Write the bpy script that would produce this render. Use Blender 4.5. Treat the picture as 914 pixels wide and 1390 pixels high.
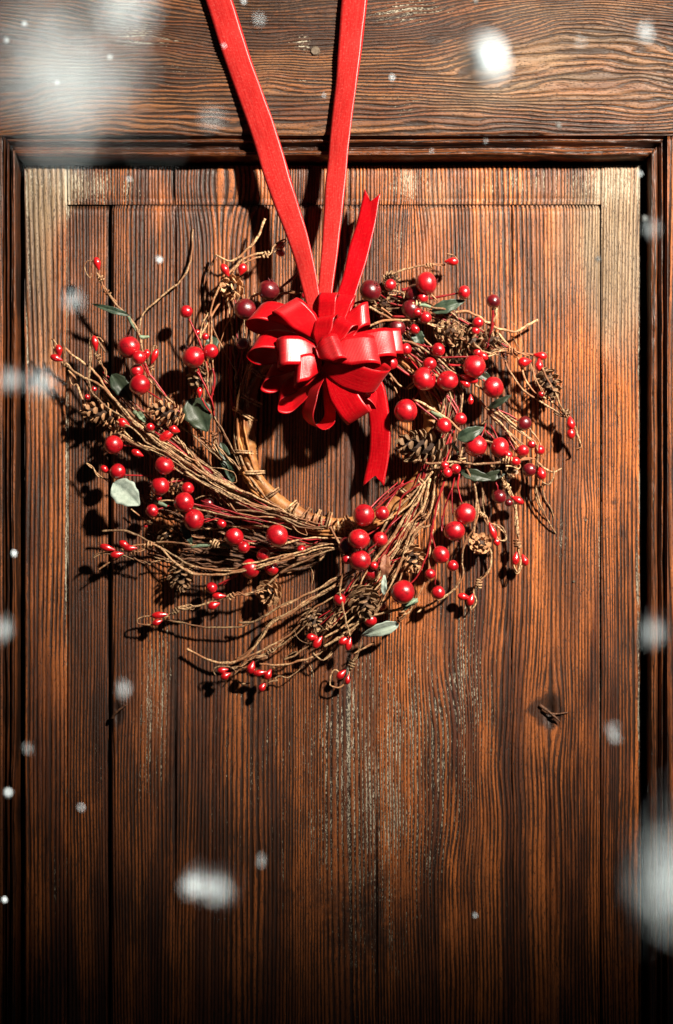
import bpy, bmesh, math, random
import numpy as np
from mathutils import Vector, Matrix, Quaternion
random.seed(11)
for o in list(bpy.data.objects): bpy.data.objects.remove(o, do_unlink=True)
sc = bpy.context.scene
C = sc.collection

# ------------------------------------------------------------------ units
S = 0.0005            # metres per photo pixel on the door panel
D = 1.2               # camera distance
DP = D / S
CX, CY, ZC = 457.0, 695.0, 1.45
def P(x, y, z):       # a photo pixel at height z (px) above the panel -> world
    f = (DP - z) / DP
    return Vector(((x - CX) * f * S, -z * S, ZC - (y - CY) * f * S))
def W(x, y, z):       # door coordinates, plain
    return Vector(((x - CX) * S, -z * S, ZC - (y - CY) * S))

# ------------------------------------------------------------------ camera
cam = bpy.data.cameras.new('camera'); co = bpy.data.objects.new('camera', cam); C.objects.link(co)
co.location = (0, -D, ZC); co.rotation_euler = (math.radians(90), 0, 0)
cam.sensor_fit = 'VERTICAL'; cam.sensor_height = 36; cam.sensor_width = 36
cam.lens = 36 * D / (1390 * S)
cam.clip_start = 0.01; cam.clip_end = 50
cam.dof.use_dof = True; cam.dof.focus_distance = D - 0.022
cam.dof.aperture_fstop = cam.lens / 8.0
sc.camera = co

# ------------------------------------------------------------------ light
w = bpy.data.worlds.new("World"); sc.world = w; w.use_nodes = True
bg = w.node_tree.nodes['Background']; bg.inputs[0].default_value = (0.75, 0.85, 1.0, 1); bg.inputs[1].default_value = 0.018
def lamp(name, kind, loc, target, power, col, **kw):
    l = bpy.data.lights.new(name, kind); l.energy = power; l.color = col
    o = bpy.data.objects.new(name, l); C.objects.link(o); o.location = loc
    o.rotation_euler = (Vector(target) - Vector(loc)).to_track_quat('-Z', 'Y').to_euler()
    for k, v in kw.items(): setattr(l, k, v)
    return o
aim = W(560, 420, 0)
LD = Vector((0.50, -0.72, 0.48)).normalized()
key = lamp('key_spot', 'SPOT', aim + LD * 1.75, aim, 510, (1.0, 0.91, 0.78),
     spot_size=math.radians(28.2), spot_blend=1.0, shadow_soft_size=0.055)
zz = LD.copy(); xx = Vector((LD.x, 0, LD.z)); xx = (xx - zz * xx.dot(zz)).normalized(); yy = zz.cross(xx)
key.rotation_euler = Matrix((xx, yy, zz)).transposed().to_euler()
key.scale = (0.7, 1, 1)      # cone squeezed to an oval, shaped to darken the edges like a vignette
# added off-frame side spot that crosses before the door to brighten the falling snow
lamp('added_snow_spot', 'SPOT', (0.95, -0.82, ZC + 0.35), (-0.2, -0.82, ZC - 0.02), 380, (1.0, 1.0, 0.95),
     spot_size=math.radians(54), spot_blend=0.3, shadow_soft_size=0.05)
sc.view_settings.view_transform = 'Standard'; sc.view_settings.look = 'None'
sc.view_settings.exposure = 0.0; sc.view_settings.gamma = 1.0
sc.view_settings.use_curve_mapping = False
sc.render.engine = 'CYCLES'
sc.cycles.max_bounces = 6

# ------------------------------------------------------------------ node helpers
def newmat(name):
    m = bpy.data.materials.new(name); m.use_nodes = True
    nt = m.node_tree; b = nt.nodes['Principled BSDF']
    return m, nt, b
class N:
    def __init__(s, nt): s.nt = nt
    def node(s, t, **kw):
        n = s.nt.nodes.new(t)
        for k, v in kw.items(): setattr(n, k, v)
        return n
    def link(s, a, b): s.nt.links.new(a, b)
    def setin(s, sock, v):
        if hasattr(v, 'links') or isinstance(v, bpy.types.NodeSocket): s.link(v, sock)
        else:
            if sock.type == 'RGBA' and len(v) == 3: v = (*v, 1)
            sock.default_value = v
    def math(s, op, a, b=0.0, c=None, clamp=False):
        n = s.node('ShaderNodeMath', operation=op); n.use_clamp = clamp
        s.setin(n.inputs[0], a); s.setin(n.inputs[1], b)
        if c is not None: s.setin(n.inputs[2], c)
        return n.outputs[0]
    def mix(s, f, a, b, blend='MIX'):
        n = s.node('ShaderNodeMix', data_type='RGBA', blend_type=blend)
        s.setin(n.inputs[0], f); s.setin(n.inputs[6], a); s.setin(n.inputs[7], b)
        return n.outputs[2]
    def noise(s, vec, scale, detail=3, rough=0.55, dim='3D', w=None):
        n = s.node('ShaderNodeTexNoise', noise_dimensions=dim)
        if vec is not None: s.link(vec, n.inputs['Vector'])
        if w is not None: s.setin(n.inputs['W'], w)
        n.inputs['Scale'].default_value = scale; n.inputs['Detail'].default_value = detail
        n.inputs['Roughness'].default_value = rough
        return n.outputs[0]
    def smooth(s, v, a, b):
        n = s.node('ShaderNodeMapRange', interpolation_type='SMOOTHSTEP')
        s.setin(n.inputs[0], v); n.inputs[1].default_value = a; n.inputs[2].default_value = b
        return n.outputs[0]
    def scalev(s, vec, sc_):
        n = s.node('ShaderNodeMapping'); s.link(vec, n.inputs[0]); n.inputs[3].default_value = sc_
        return n.outputs[0]
    def attr(s, name):
        n = s.node('ShaderNodeAttribute'); n.attribute_name = name; return n.outputs['Fac']
    def coord(s, which='Object'):
        return s.node('ShaderNodeTexCoord').outputs[which]

def wood_mat(name, horizontal=False, light=(0.58, 0.165, 0.035), dark=(0.085, 0.021, 0.007), gloss=0.42):
    m, nt, b = newmat(name); n = N(nt)
    co_ = n.coord()
    long_ = n.scalev(co_, (0.09, 1, 1) if horizontal else (1, 1, 0.09))
    mid_ = n.scalev(co_, (0.35, 1, 1) if horizontal else (1, 1, 0.35))
    ring = n.attr('ring'); paint = n.attr('paint'); wea = n.attr('weather_glare'); stain_shade = n.attr('stain_shade')
    fine = n.noise(long_, 700, 4, 0.65)
    r = n.math('ADD', ring, n.math('MULTIPLY', n.math('SUBTRACT', fine, 0.5), 0.8))
    s = n.math('MULTIPLY_ADD', n.math('SINE', n.math('MULTIPLY', r, 2 * math.pi)), 0.5, 0.5)
    rv = n.noise(None, 0.83, 2, 0.6, '1D', ring)          # ring to ring variety
    s2 = n.math('ADD', s, n.math('MULTIPLY', n.math('SUBTRACT', rv, 0.5), 0.9))
    fade = n.noise(mid_, 38, 3, 0.6)
    s2 = n.math('ADD', s2, n.math('MULTIPLY', n.math('SUBTRACT', fade, 0.5), 2.2))
    ridge = n.smooth(s2, 0.08, 0.72)
    fibre = n.noise(n.scalev(co_, (0.05, 1, 1) if horizontal else (1, 1, 0.05)), 1900, 3, 0.7)
    tone = n.noise(long_, 55, 4, 0.6)
    blot = n.noise(mid_, 22, 5, 0.62)
    col = n.mix(n.smooth(tone, 0.36, 0.64), dark, light)
    brd = n.node('ShaderNodeObjectInfo').outputs['Random']
    hsv = n.node('ShaderNodeHueSaturation'); n.link(col, hsv.inputs['Color']); n.link(n.math('MULTIPLY_ADD', brd, 0.5, 0.75), hsv.inputs['Value'])
    big = n.noise(n.scalev(co_, (0.3, 1, 1) if horizontal else (1, 1, 0.3)), 9, 3, 0.6)
    col = n.mix(n.math('MULTIPLY', n.smooth(big, 0.42, 0.62), 0.5), hsv.outputs[0], n.mix(0.6, hsv.outputs[0], (0.03, 0.01, 0.004)))
    streak = n.noise(n.scalev(co_, (0.06, 1, 1) if horizontal else (1, 1, 0.06)), 130, 5, 0.7)
    col = n.mix(n.math('MULTIPLY', n.smooth(streak, 0.47, 0.64), 0.72), col, (0.05, 0.015, 0.006))
    rv2 = n.noise(None, 0.31, 3, 0.7, '1D', ring)
    col = n.mix(n.math('MULTIPLY', n.smooth(rv2, 0.4, 0.7), 0.45), col, (0.30, 0.085, 0.02))
    col = n.mix(n.math('MULTIPLY', n.smooth(fibre, 0.42, 0.66), 0.5), col, n.mix(0.65, col, (0.02, 0.007, 0.003)))
    # greyed, sun-bleached wood, plus washed-out light painted in as beige
    wn = n.math('ADD', wea, n.math('MULTIPLY', n.math('SUBTRACT', blot, 0.5), 1.1))
    wm = n.smooth(wn, 0.2, 0.95)
    col = n.mix(n.math('MULTIPLY', wm, 0.88), col, n.mix(fine, (0.16, 0.10, 0.052), (0.47, 0.35, 0.215)))
    # dirt-filled grooves between the rings
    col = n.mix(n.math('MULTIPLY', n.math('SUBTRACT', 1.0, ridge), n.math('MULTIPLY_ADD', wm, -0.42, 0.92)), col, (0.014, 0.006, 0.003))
    # dark stains, and shade painted in along steps and edges
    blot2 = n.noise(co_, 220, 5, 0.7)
    sn = n.math('ADD', stain_shade, n.math('MULTIPLY', n.math('SUBTRACT', blot, 0.5), 1.3))
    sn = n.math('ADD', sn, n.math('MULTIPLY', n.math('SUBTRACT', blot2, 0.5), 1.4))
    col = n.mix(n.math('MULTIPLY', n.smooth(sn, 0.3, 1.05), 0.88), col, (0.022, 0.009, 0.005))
    # pores and scratches
    pores = n.noise(n.scalev(co_, (0.3, 1, 1) if horizontal else (1, 1, 0.3)), 1500, 2, 0.7)
    col = n.mix(n.math('MULTIPLY', n.smooth(pores, 0.54, 0.66), 0.8), col, (0.02, 0.008, 0.004))
    grit = n.noise(co_, 2600, 2, 0.6)
    col = n.mix(n.math('MULTIPLY', n.smooth(grit, 0.54, 0.68), 0.6), col, (0.025, 0.012, 0.007))
    # old paint left in the grain
    pn = n.noise(n.scalev(co_, (0.3, 1, 1) if horizontal else (1, 1, 0.3)), 1700, 3, 0.75)
    pc = n.noise(n.scalev(co_, (0.12, 1, 1) if horizontal else (1, 1, 0.1)), 160, 5, 0.75)
    pv = n.math('ADD', n.math('MULTIPLY', pn, 0.65), n.math('MULTIPLY', pc, 0.5))
    pv = n.math('ADD', pv, n.math('MULTIPLY', paint, 0.32))
    pv = n.math('SUBTRACT', pv, n.math('MULTIPLY', ridge, 0.11))
    pm = n.smooth(pv, 0.768, 0.825)
    col = n.mix(n.math('MULTIPLY', pm, 0.8), col, (0.48, 0.42, 0.31))
    n.link(col, b.inputs['Base Color'])
    rough = n.math('ADD', gloss, n.math('MULTIPLY', n.math('ADD', fine, pm), 0.18))
    n.link(rough, b.inputs['Roughness'])
    b.inputs['Specular IOR Level'].default_value = 0.45
    hgt = n.math('ADD', n.math('MULTIPLY', ridge, 1.0), n.math('MULTIPLY', pm, 0.4))
    hgt = n.math('ADD', hgt, n.math('MULTIPLY', fine, 0.6))
    hgt = n.math('SUBTRACT', hgt, n.math('MULTIPLY', n.smooth(pores, 0.55, 0.75), 0.5))
    bu = n.node('ShaderNodeBump'); bu.inputs['Strength'].default_value = 0.75; bu.inputs['Distance'].default_value = 0.00045
    n.link(hgt, bu.inputs['Height']); n.link(bu.outputs[0], b.inputs['Normal'])
    return m

WOOD_V = wood_mat('old_wood_vertical')
WOOD_H = wood_mat('old_wood_horizontal', True, light=(0.34, 0.145, 0.052), dark=(0.09, 0.032, 0.012))
MOULD_V = wood_mat('moulding_wood_vertical', False, light=(0.27, 0.085, 0.025), dark=(0.07, 0.018, 0.007), gloss=0.3)
MOULD_H = wood_mat('moulding_wood_horizontal', True, light=(0.30, 0.09, 0.025), dark=(0.07, 0.018, 0.007), gloss=0.28)

# ------------------------------------------------------------------ numpy noise
rng = np.random.RandomState(5)
TAB = rng.rand(256, 256)
def vnoise(x, y):
    xi = np.floor(x).astype(int); yi = np.floor(y).astype(int)
    fx = x - xi; fy = y - yi
    fx = fx * fx * (3 - 2 * fx); fy = fy * fy * (3 - 2 * fy)
    a = TAB[xi % 256, yi % 256]; b = TAB[(xi + 1) % 256, yi % 256]
    c = TAB[xi % 256, (yi + 1) % 256]; d = TAB[(xi + 1) % 256, (yi + 1) % 256]
    return (a * (1 - fx) + b * fx) * (1 - fy) + (c * (1 - fx) + d * fx) * fy - 0.5
def fbm(x, y, o=3):
    v = 0; a = 1
    for i in range(o): v = v + a * vnoise(x * 2 ** i + 17.3 * i, y * 2 ** i + 5.1 * i); a *= 0.5
    return v
def blob(x, y, cx, cy, rx, ry, a=1.0):
    return a * np.exp(-(((x - cx) / rx) ** 2 + ((y - cy) / ry) ** 2))
def knot(x, y, cx, cy, rx, ry, a, horizontal):   # bends the rings round a knot
    g = np.exp(-(((x - cx) / rx) ** 2 + ((y - cy) / ry) ** 2))
    return a * g * (np.tanh((y - cy) / (0.35 * ry)) if horizontal else np.tanh((x - cx) / (0.35 * rx)))

def ring_v(x, y):
    u = x + 22 * fbm(x / 190, y / 1100 + 3, 2) + 5 * fbm(x / 45 + 9, y / 300, 2)
    u = u + 3.2 * vnoise(x / 9.0, y / 2500) + 1.6 * vnoise(x / 4.0 + 30, y / 900)
    u = u + 16 * fbm(x / 260 + 40, y / 150, 2) * blob(x, y, 640, 1020, 90, 260)
    for k in ((745, 968, 30, 60, -9), (161, 962, 18, 50, -5), (640, 1000, 60, 130, 8),
              (790, 690, 14, 30, -5), (560, 250, 30, 60, 10), (300, 250, 60, 50, -14)):
        u = u + knot(x, y, *k, False)
    # rings get wider and tighter across the board
    u = u + 7 * np.sin(x / 31.0 + 1.5 * np.sin(x / 71.0))
    return u / 5.0
def ring_h(x, y):
    u = y + 46 * fbm(x / 420 + 2, y / 170, 2) + 12 * fbm(x / 110, y / 40, 3)
    u = u + 2.6 * vnoise(x / 900.0, y / 7.0 + 3)
    u = u + blob(x, y, 770, 40, 190, 55, 26) + blob(x, y, 205, 120, 150, 50, 16) + blob(x, y, 440, 120, 110, 45, 12)
    for k in ((428, 66, 34, 22, -9), (585, 62, 18, 12, -6), (205, 60, 28, 16, -7)):
        u = u + knot(x, y, *k, True)
    return u / 5.3
def paint_v(x, y):
    v = -0.12 + 0 * x
    for k in ((600, 1080, 130, 300, .42), (440, 1080, 120, 300, .4), (500, 1050, 80, 320, .25), (200, 1000, 60, 260, .2), (210, 960, 25, 130, .7), (75, 1180, 14, 200, .5),
              (140, 1050, 20, 120, .4), (760, 735, 60, 60, .45), (400, 250, 250, 25, .25), (110, 250, 90, 40, .8), (720, 250, 130, 35, .7),
              (840, 240, 40, 60, .8), (640, 900, 70, 120, .35), (880, 700, 9, 700, .5), (91, 700, 4, 600, .95), (868, 700, 5, 600, .9),
              (814, 800, 4, 500, .8), (38, 400, 6, 260, .8), (545, 330, 30, 60, .5), (300, 1000, 60, 200, .35), (550, 245, 30, 30, .6)):
        v = v + blob(x, y, *k)
    return v
def weather_glare_v(x, y):  # bleached patches, with the glare on the upper panel painted in
    v = -0.4 + 0 * x
    for k in ((60, 300, 40, 260, 1.1), (740, 330, 150, 200, .8), (840, 330, 60, 240, .85), (560, 260, 90, 60, .45), (110, 250, 70, 50, .8), (60, 560, 35, 120, .4), (720, 560, 60, 120, .3)):
        v = v + blob(x, y, *k)
    return v
def stain_shade_v(x, y):  # stains, plus shade painted along the panel step, side edges and ribbon
    v = -0.15 + 0 * x
    for k in ((330, 420, 190, 240, .3), (745, 965, 20, 24, 2.2), (728, 962, 16, 8, 1.3), (150, 500, 9, 500, .8), (160, 968, 14, 20, 1.8), (235, 1000, 18, 260, .7), (520, 1080, 30, 160, .55), (470, 1250, 80, 90, .5),
              (250, 245, 60, 22, .55), (835, 680, 7, 8, 1.1), (854, 682, 7, 8, 1.0), (794, 705, 6, 8, 1.0), (845, 722, 9, 12, 1.1),
              (420, 1200, 100, 40, .5), (760, 880, 14, 60, .5), (345, 300, 20, 60, .4), (480, 300, 20, 40, .5), (590, 1270, 200, 40, .4),
              (826, 560, 5, 120, .5), (770, 560, 16, 200, .25), (850, 870, 8, 12, .9), (872, 500, 8, 800, .7), (36, 800, 8, 500, .5)):
        v = v + blob(x, y, *k)
    return v
def paint_h(x, y):
    v = -0.1 + 0 * x
    for k in ((250, 110, 120, 60, .35), (550, 20, 70, 25, .8), (550, 150, 50, 25, .6), (120, 60, 120, 60, .4), (410, 65, 22, 16, .8), (200, 55, 40, 18, .5), (400, 110, 60, 30, .35)):
        v = v + blob(x, y, *k)
    return v
def weather_glare_h(x, y):  # beige rail ends: weathering and painted glare together
    v = -0.25 + 0 * x
    for k in ((800, 100, 220, 150, .75), (620, 120, 100, 90, .35), (60, 110, 150, 120, .45)):
        v = v + blob(x, y, *k)
    return v
def stain_h(x, y):
    v = -0.1 + 0 * x
    for k in ((400, 20, 140, 30, .6), (330, 60, 60, 50, .4), (490, 50, 60, 40, .4), (586, 62, 14, 9, 1.2), (428, 70, 26, 14, .8), (205, 58, 14, 9, .9), (380, 175, 200, 18, .4)):
        v = v + blob(x, y, *k)
    return v

# ------------------------------------------------------------------ mesh helpers
def link_mesh(name, me, mat, parent=None):
    o = bpy.data.objects.new(name, me); C.objects.link(o)
    if mat is not None and len(me.materials) == 0: me.materials.append(mat)
    if parent is not None: o.parent = parent
    return o
def np_mesh(name, V, F, attrs=None, smooth=True):
    me = bpy.data.meshes.new(name)
    V = np.asarray(V, dtype=np.float32); F = np.asarray(F, dtype=np.int32)
    me.vertices.add(len(V)); me.vertices.foreach_set('co', V.ravel())
    k = F.shape[1]
    me.loops.add(F.size); me.loops.foreach_set('vertex_index', F.ravel())
    me.polygons.add(len(F)); me.polygons.foreach_set('loop_start', np.arange(0, F.size, k, dtype=np.int32))
    me.polygons.foreach_set('loop_total', np.full(len(F), k, dtype=np.int32))
    me.polygons.foreach_set('use_smooth', np.full(len(F), smooth))
    me.update(); me.validate()
    for nm, a in (attrs or {}).items():
        at = me.attributes.new(nm, 'FLOAT', 'POINT'); at.data.foreach_set('value', np.asarray(a, dtype=np.float32).ravel())
    return me
def empty(name, loc=(0, 0, 0)):
    o = bpy.data.objects.new(name, None); C.objects.link(o); o.location = loc; o.empty_display_size = 0.02
    return o
def tag(o, label, cat, group=None):
    o['label'] = label; o['category'] = cat
    if group: o['group'] = group

def gridfaces(nu, nv):
    i = np.arange(nu - 1)[:, None] * nv + np.arange(nv - 1)[None, :]
    return np.stack([i, i + 1, i + nv + 1, i + nv], -1).reshape(-1, 4)

def board(name, parent, x0, x1, y0, y1, z, horizontal=False, dx=1.1, dy=7.0, relief=1.5, seed=0, edge=1.5, warp=0.0, back=-45, slope=None, xoff=0, ringoff=0.0):
    """one board: relief front face and real sides; coordinates are door pixels."""
    if horizontal: dx, dy = dy, dx
    nx = max(3, int((x1 - x0) / dx)); ny = max(3, int((y1 - y0) / dy))
    xs = np.linspace(x0, x1, nx); ys = np.linspace(y0, y1, ny)
    X, Y = np.meshgrid(xs, ys, indexing='ij')
    rf = ring_h if horizontal else ring_v
    R = rf(X + xoff, Y) + ringoff
    s = 0.5 + 0.5 * np.sin(2 * np.pi * R)
    amp = 0.65 + 0.9 * fbm(X / 30 + seed, Y / 90, 2)
    Z = z + relief * np.clip(amp, 0.15, 1.4) * (np.clip(s * 1.5, 0, 1) - 1) + 1.2 * fbm(X / 60 + 5, Y / 70 + seed, 2) * (relief / 1.5)
    if slope is not None: Z = Z + slope(X, Y)
    if not horizontal: Z = Z - blob(X, Y, 745, 965, 9, 14, 6.0) - blob(X, Y, 160, 967, 6, 12, 4.0)
    # worn, uneven arris
    wv = 1 + 0.9 * fbm(X / 9, Y / 9, 2)
    de = np.minimum(np.minimum(X - x0, x1 - X), np.minimum(Y - y0, y1 - Y))
    Z = Z - 3.0 * np.exp(-de / (edge * wv + 0.2))
    if horizontal: pa, we, st = paint_h(X, Y), weather_glare_h(X, Y), stain_h(X, Y)
    else: pa, we, st = paint_v(X, Y), weather_glare_v(X, Y), stain_shade_v(X, Y)
    st = st + 0.55 * np.exp(-de / 2.2)
    V = np.stack([(X - CX) * S, -Z * S, ZC - (Y - CY) * S], -1).reshape(-1, 3)
    F = gridfaces(nx, ny)
    idx = np.arange(nx * ny).reshape(nx, ny)
    loop = np.concatenate([idx[:-1, 0], idx[-1, :-1], idx[:0:-1, -1], idx[0, :0:-1]])
    Bv = V[loop].copy(); Bv[:, 1] = -back * S
    b0 = len(V); L = len(loop)
    j = np.arange(L); jn = (j + 1) % L
    F2 = np.stack([loop[j], b0 + j, b0 + jn, loop[jn]], -1)
    V = np.concatenate([V, Bv]); F = np.concatenate([F, F2])
    ext = lambda A: np.concatenate([A.ravel(), A.ravel()[loop]])
    me = np_mesh(name, V, F, dict(ring=ext(R), paint=ext(pa) , weather_glare=ext(we), stain_shade=ext(st)))
    return link_mesh(name, me, WOOD_H if horizontal else WOOD_V, parent)

# ------------------------------------------------------------------ the door
door = empty('wooden_door', W(457, 1800, -45))
tag(door, 'weathered brown panelled wooden door with moulded frame behind the wreath', 'door')
def dpart(o):
    o.matrix_parent_inverse = door.matrix_world.inverted() if False else Matrix.Translation(-door.location)
    return o
RX0, RX1, RY0 = 9, 902, 188.5          # inner edge of rails and stiles (before perspective)
PB = 1560                              # bottom of the panel opening
dpart(board('top_rail', door, -60, 975, -190, RY0, 26, horizontal=True, relief=1.7, seed=3))
dpart(board('stile', door, -230, RX0, RY0 + 1.2, 1800, 26, relief=1.4, seed=8, dx=1.4))
dpart(board('stile', door, RX1, 1145, RY0 + 1.2, 1800, 26, relief=1.4, seed=12, dx=1.4))
dpart(board('bottom_rail', door, RX0 + 1.2, RX1 - 1.2, PB + 38, 1800, 26, horizontal=True, relief=1.4, seed=14, dx=2))
dpart(board('stile', door, -230, -61.2, -190, RY0, 26, relief=1.4, seed=18, dx=2))
dpart(board('stile', door, 976.2, 1145, -190, RY0, 26, relief=1.4, seed=22, dx=2))
# raised panel, board by board: thin margin boards round a slightly proud field
JY = 277
bev = lambda X, Y: -8 * np.exp(-np.clip(X - 151, 0, None) / 3.2) - 8 * np.exp(-np.clip(814.8 - X, 0, None) / 3.0) - 7 * np.exp(-np.clip(Y - JY - 1.6, 0, None) / 2.4)
for i, (x0, x1, y0, y1, z, sl) in enumerate((
        (33, 90.8, 224, PB - 2, 0.0, None), (91.3, 147.6, 279, PB - 2, -1.0, None),
        (817.2, 871, 224, PB - 2, 0.5, None),
        (91.7, 235, 224, JY, -1.0, None), (235.6, 512, 224, JY, -1.4, None), (512.6, 816, 224, JY, 0.2, None),
        (151, 238.6, JY + 1.6, PB - 2, 9.2, bev), (239, 511, JY + 1.6, PB - 2, 8.9, bev),
        (511.5, 693, JY + 1.6, PB - 2, 9.3, bev), (693.4, 814.8, JY + 1.6, PB - 2, 9.0, bev))):
    bo = board('panel_board', door, x0, x1, y0, y1, z, relief=1.9, seed=i * 7.3, edge=1.0, back=-20, slope=sl, ringoff=0.37 * i)
    dpart(bo)
# bottom of the groove round the panel, near black: dirt plus painted shade
me = bpy.data.meshes.new('groove_bed'); vs = [W(4, 184, -26), W(908, 184, -26), W(908, 1770, -26), W(4, 1770, -26)]
me.from_pydata([tuple(v) for v in vs], [], [(0, 1, 2, 3)])
gm, nt, b = newmat('groove_dirt_shade'); b.inputs['Base Color'].default_value = (0.01, 0.006, 0.004, 1); b.inputs['Roughness'].default_value = 0.9
nn = N(nt); bu = nn.node('ShaderNodeBump'); nn.link(nn.noise(nn.coord(), 300), bu.inputs['Height']); nn.link(bu.outputs[0], b.inputs['Normal']); bu.inputs['Distance'].default_value = .001
dpart(link_mesh('groove_bed', me, gm, door))

PROF = [(0.0, 24), (0.02, 17), (0.05, 13), (0.08, 17), (0.12, 22), (0.17, 23), (0.22, 21.5), (0.27, 16), (0.33, 13.5), (0.38, 12.5), (0.42, 13), (0.45, 16),
        (0.49, 20), (0.55, 22.5), (0.62, 22), (0.68, 19), (0.72, 14), (0.74, 6), (0.75, -6), (0.76, -25)]
PROFV = [(0.0, 22), (0.03, 12), (0.07, 9), (0.10, 12), (0.14, 20), (0.18, 21), (0.23, 16), (0.28, 10), (0.31, 14), (0.36, 19.5), (0.46, 22), (0.56, 21.5), (0.60, 17), (0.62, 6), (0.63, -25)]
def moulding(side):
    ox0, ox1, oy0, oy1 = RX0 + 0.8, RX1 - 0.8, RY0 + 0.8, PB + 37
    wl, wr, wt = 26.5, 37.0, 40.0
    pr = PROF if side in ('t', 'b') else PROFV
    t = np.array([p[0] for p in pr]); zz = np.array([p[1] for p in pr])
    tt = np.linspace(0, t[-1], 64); z = np.interp(tt, t, zz)
    n = 420 if side in 'tb' else 520
    k = np.linspace(0, 1, n)
    T, K = np.meshgrid(tt, k, indexing='ij'); Zb = np.repeat(z[:, None], n, 1)
    if side == 't':
        xa = ox0 + T * wl; xb = ox1 - T * wr; X = xa + (xb - xa) * K; Y = oy0 + T * wt
    elif side == 'b':
        xa = ox0 + T * wl; xb = ox1 - T * wr; X = xa + (xb - xa) * K; Y = oy1 - T * wt
    elif side == 'l':
        ya = oy0 + T * wt; yb = oy1 - T * wt; X = ox0 + T * wl; Y = ya + (yb - ya) * K
    else:
        ya = oy0 + T * wt; yb = oy1 - T * wt; X = ox1 - T * wr; Y = ya + (yb - ya) * K
    hor = side in 'tb'
    al = X if hor else Y; ac = Y if hor else X
    Rg = ac / 4.3 + 1.3 * fbm(al / 160, ac / 20, 2)
    Z = Zb + 0.8 * np.sin(2 * np.pi * Rg) * 0.5 + 1.8 * fbm(al / 30, ac / 5, 3) + 1.6 * fbm(al / 160 + 7, ac / 9, 2)
    endd = np.minimum(K, 1 - K) * (al.max() - al.min())
    Z = Z - 2.5 * np.exp(-endd / 1.6)
    X = X + (0 if hor else 1) * 1.0 * fbm(Y / 50, X / 60, 2); Y = Y + (1 if hor else 0) * 1.0 * fbm(X / 50, Y / 60, 2)
    V = np.stack([(X - CX) * S, -Z * S, ZC - (Y - CY) * S], -1).reshape(-1, 3)
    st = -0.1 + 0.75 * (Z < 15) + 0.5 * np.exp(-endd / 3)  # recesses and mitres darkened: stain plus painted shade
    pa = -0.25 + 0.5 * np.exp(-((T - 0.5) / 0.06) ** 2) + blob(X, Y, 60, 205, 90, 12, 0.5)
    we = -0.45 + 0.35 * blob(X, Y, 10, 350, 60, 260) + (0.35 * blob(X, Y, 900, 380, 60, 260))
    me = np_mesh('moulding', V, gridfaces(*X.shape), dict(ring=Rg, paint=pa, weather_glare=we, stain_shade=st))
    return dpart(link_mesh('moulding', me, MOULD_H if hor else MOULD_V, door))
for s_ in 'tblr': moulding(s_)

# nail with a worn head in the top rail, splinter and nail heads in the panel
iron, nt, b = newmat('old_iron'); nn = N(nt)
nn.link(nn.mix(nn.noise(nn.coord(), 900), (0.05, 0.03, 0.02), (0.22, 0.17, 0.12)), b.inputs['Base Color']); b.inputs['Metallic'].default_value = 0.5; b.inputs['Roughness'].default_value = 0.55
def nail(x, y, z, r):
    bm = bmesh.new(); bmesh.ops.create_cone(bm, cap_ends=True, segments=14, radius1=r * S, radius2=r * 0.7 * S, depth=2.4 * S)
    bmesh.ops.transform(bm, matrix=Matrix.Translation(W(x, y, z)) @ Matrix.Rotation(math.radians(90), 4, 'X'), verts=bm.verts)
    for v in bm.verts: v.co += Vector((random.uniform(-.3, .3), 0, random.uniform(-.3, .3))) * S
    me = bpy.data.meshes.new('nail'); bm.to_mesh(me); bm.free()
    dpart(link_mesh('nail', me, iron, door))
nail(428, 76, 26.4, 7.2); nail(794, 706, 9, 2.2); nail(778, 789, 9, 2.0)

# ------------------------------------------------------------------ tubes
def catmull(pts, per=8):
    n = len(pts)
    if n < 3: 
        return [pts[0].lerp(pts[-1], i / per) for i in range(per + 1)]
    out = []
    for i in range(n - 1):
        p0 = pts[max(i - 1, 0)]; p1 = pts[i]; p2 = pts[i + 1]; p3 = pts[min(i + 2, n - 1)]
        m = max(3, min(40, int((p2 - p1).length / (4.5 * S)) + 1))
        for k in range(m):
            t = k / m
            out.append(0.5 * ((2 * p1) + (p2 - p0) * t + (2 * p0 - 5 * p1 + 4 * p2 - p3) * t * t + (3 * p1 - p0 - 3 * p2 + p3) * t ** 3))
    out.append(pts[-1].copy())
    return out
def tube_data(path, rad, sides, V, F, rough=0.12, flat=1.0):
    base = len(V); n = len(path)
    t = (path[1] - path[0]).normalized(); up = Vector((0, -1, 0))
    if abs(t.dot(up)) > 0.9: up = Vector((1, 0, 0))
    nrm = (up - t * up.dot(t)).normalized()
    for i, p in enumerate(path):
        t = (path[min(i + 1, n - 1)] - path[max(i - 1, 0)])
        if t.length < 1e-9: t = Vector((0, 0, 1))
        t.normalize(); nrm = nrm - t * nrm.dot(t)
        if nrm.length < 1e-6: nrm = t.orthogonal()
        nrm.normalize(); bn = t.cross(nrm)
        r = rad(i / (n - 1)) if callable(rad) else rad
        r *= 1 + random.uniform(-rough, rough)
        for k in range(sides):
            a = 2 * math.pi * k / sides
            V.append(p + (nrm * math.cos(a) * flat + bn * math.sin(a)) * r)
    for i in range(n - 1):
        for k in range(sides):
            k2 = (k + 1) % sides
            F.append((base + i * sides + k, base + (i + 1) * sides + k, base + (i + 1) * sides + k2, base + i * sides + k2))
    F.append(tuple(base + k for k in range(sides))); F.append(tuple(base + (n - 1) * sides + k for k in reversed(range(sides))))
def mesh_from(name, V, F, smooth=True):
    me = bpy.data.meshes.new(name); me.from_pydata([tuple(v) for v in V], [], F)
    me.polygons.foreach_set('use_smooth', [smooth] * len(me.polygons)); me.update()
    return me

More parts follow.
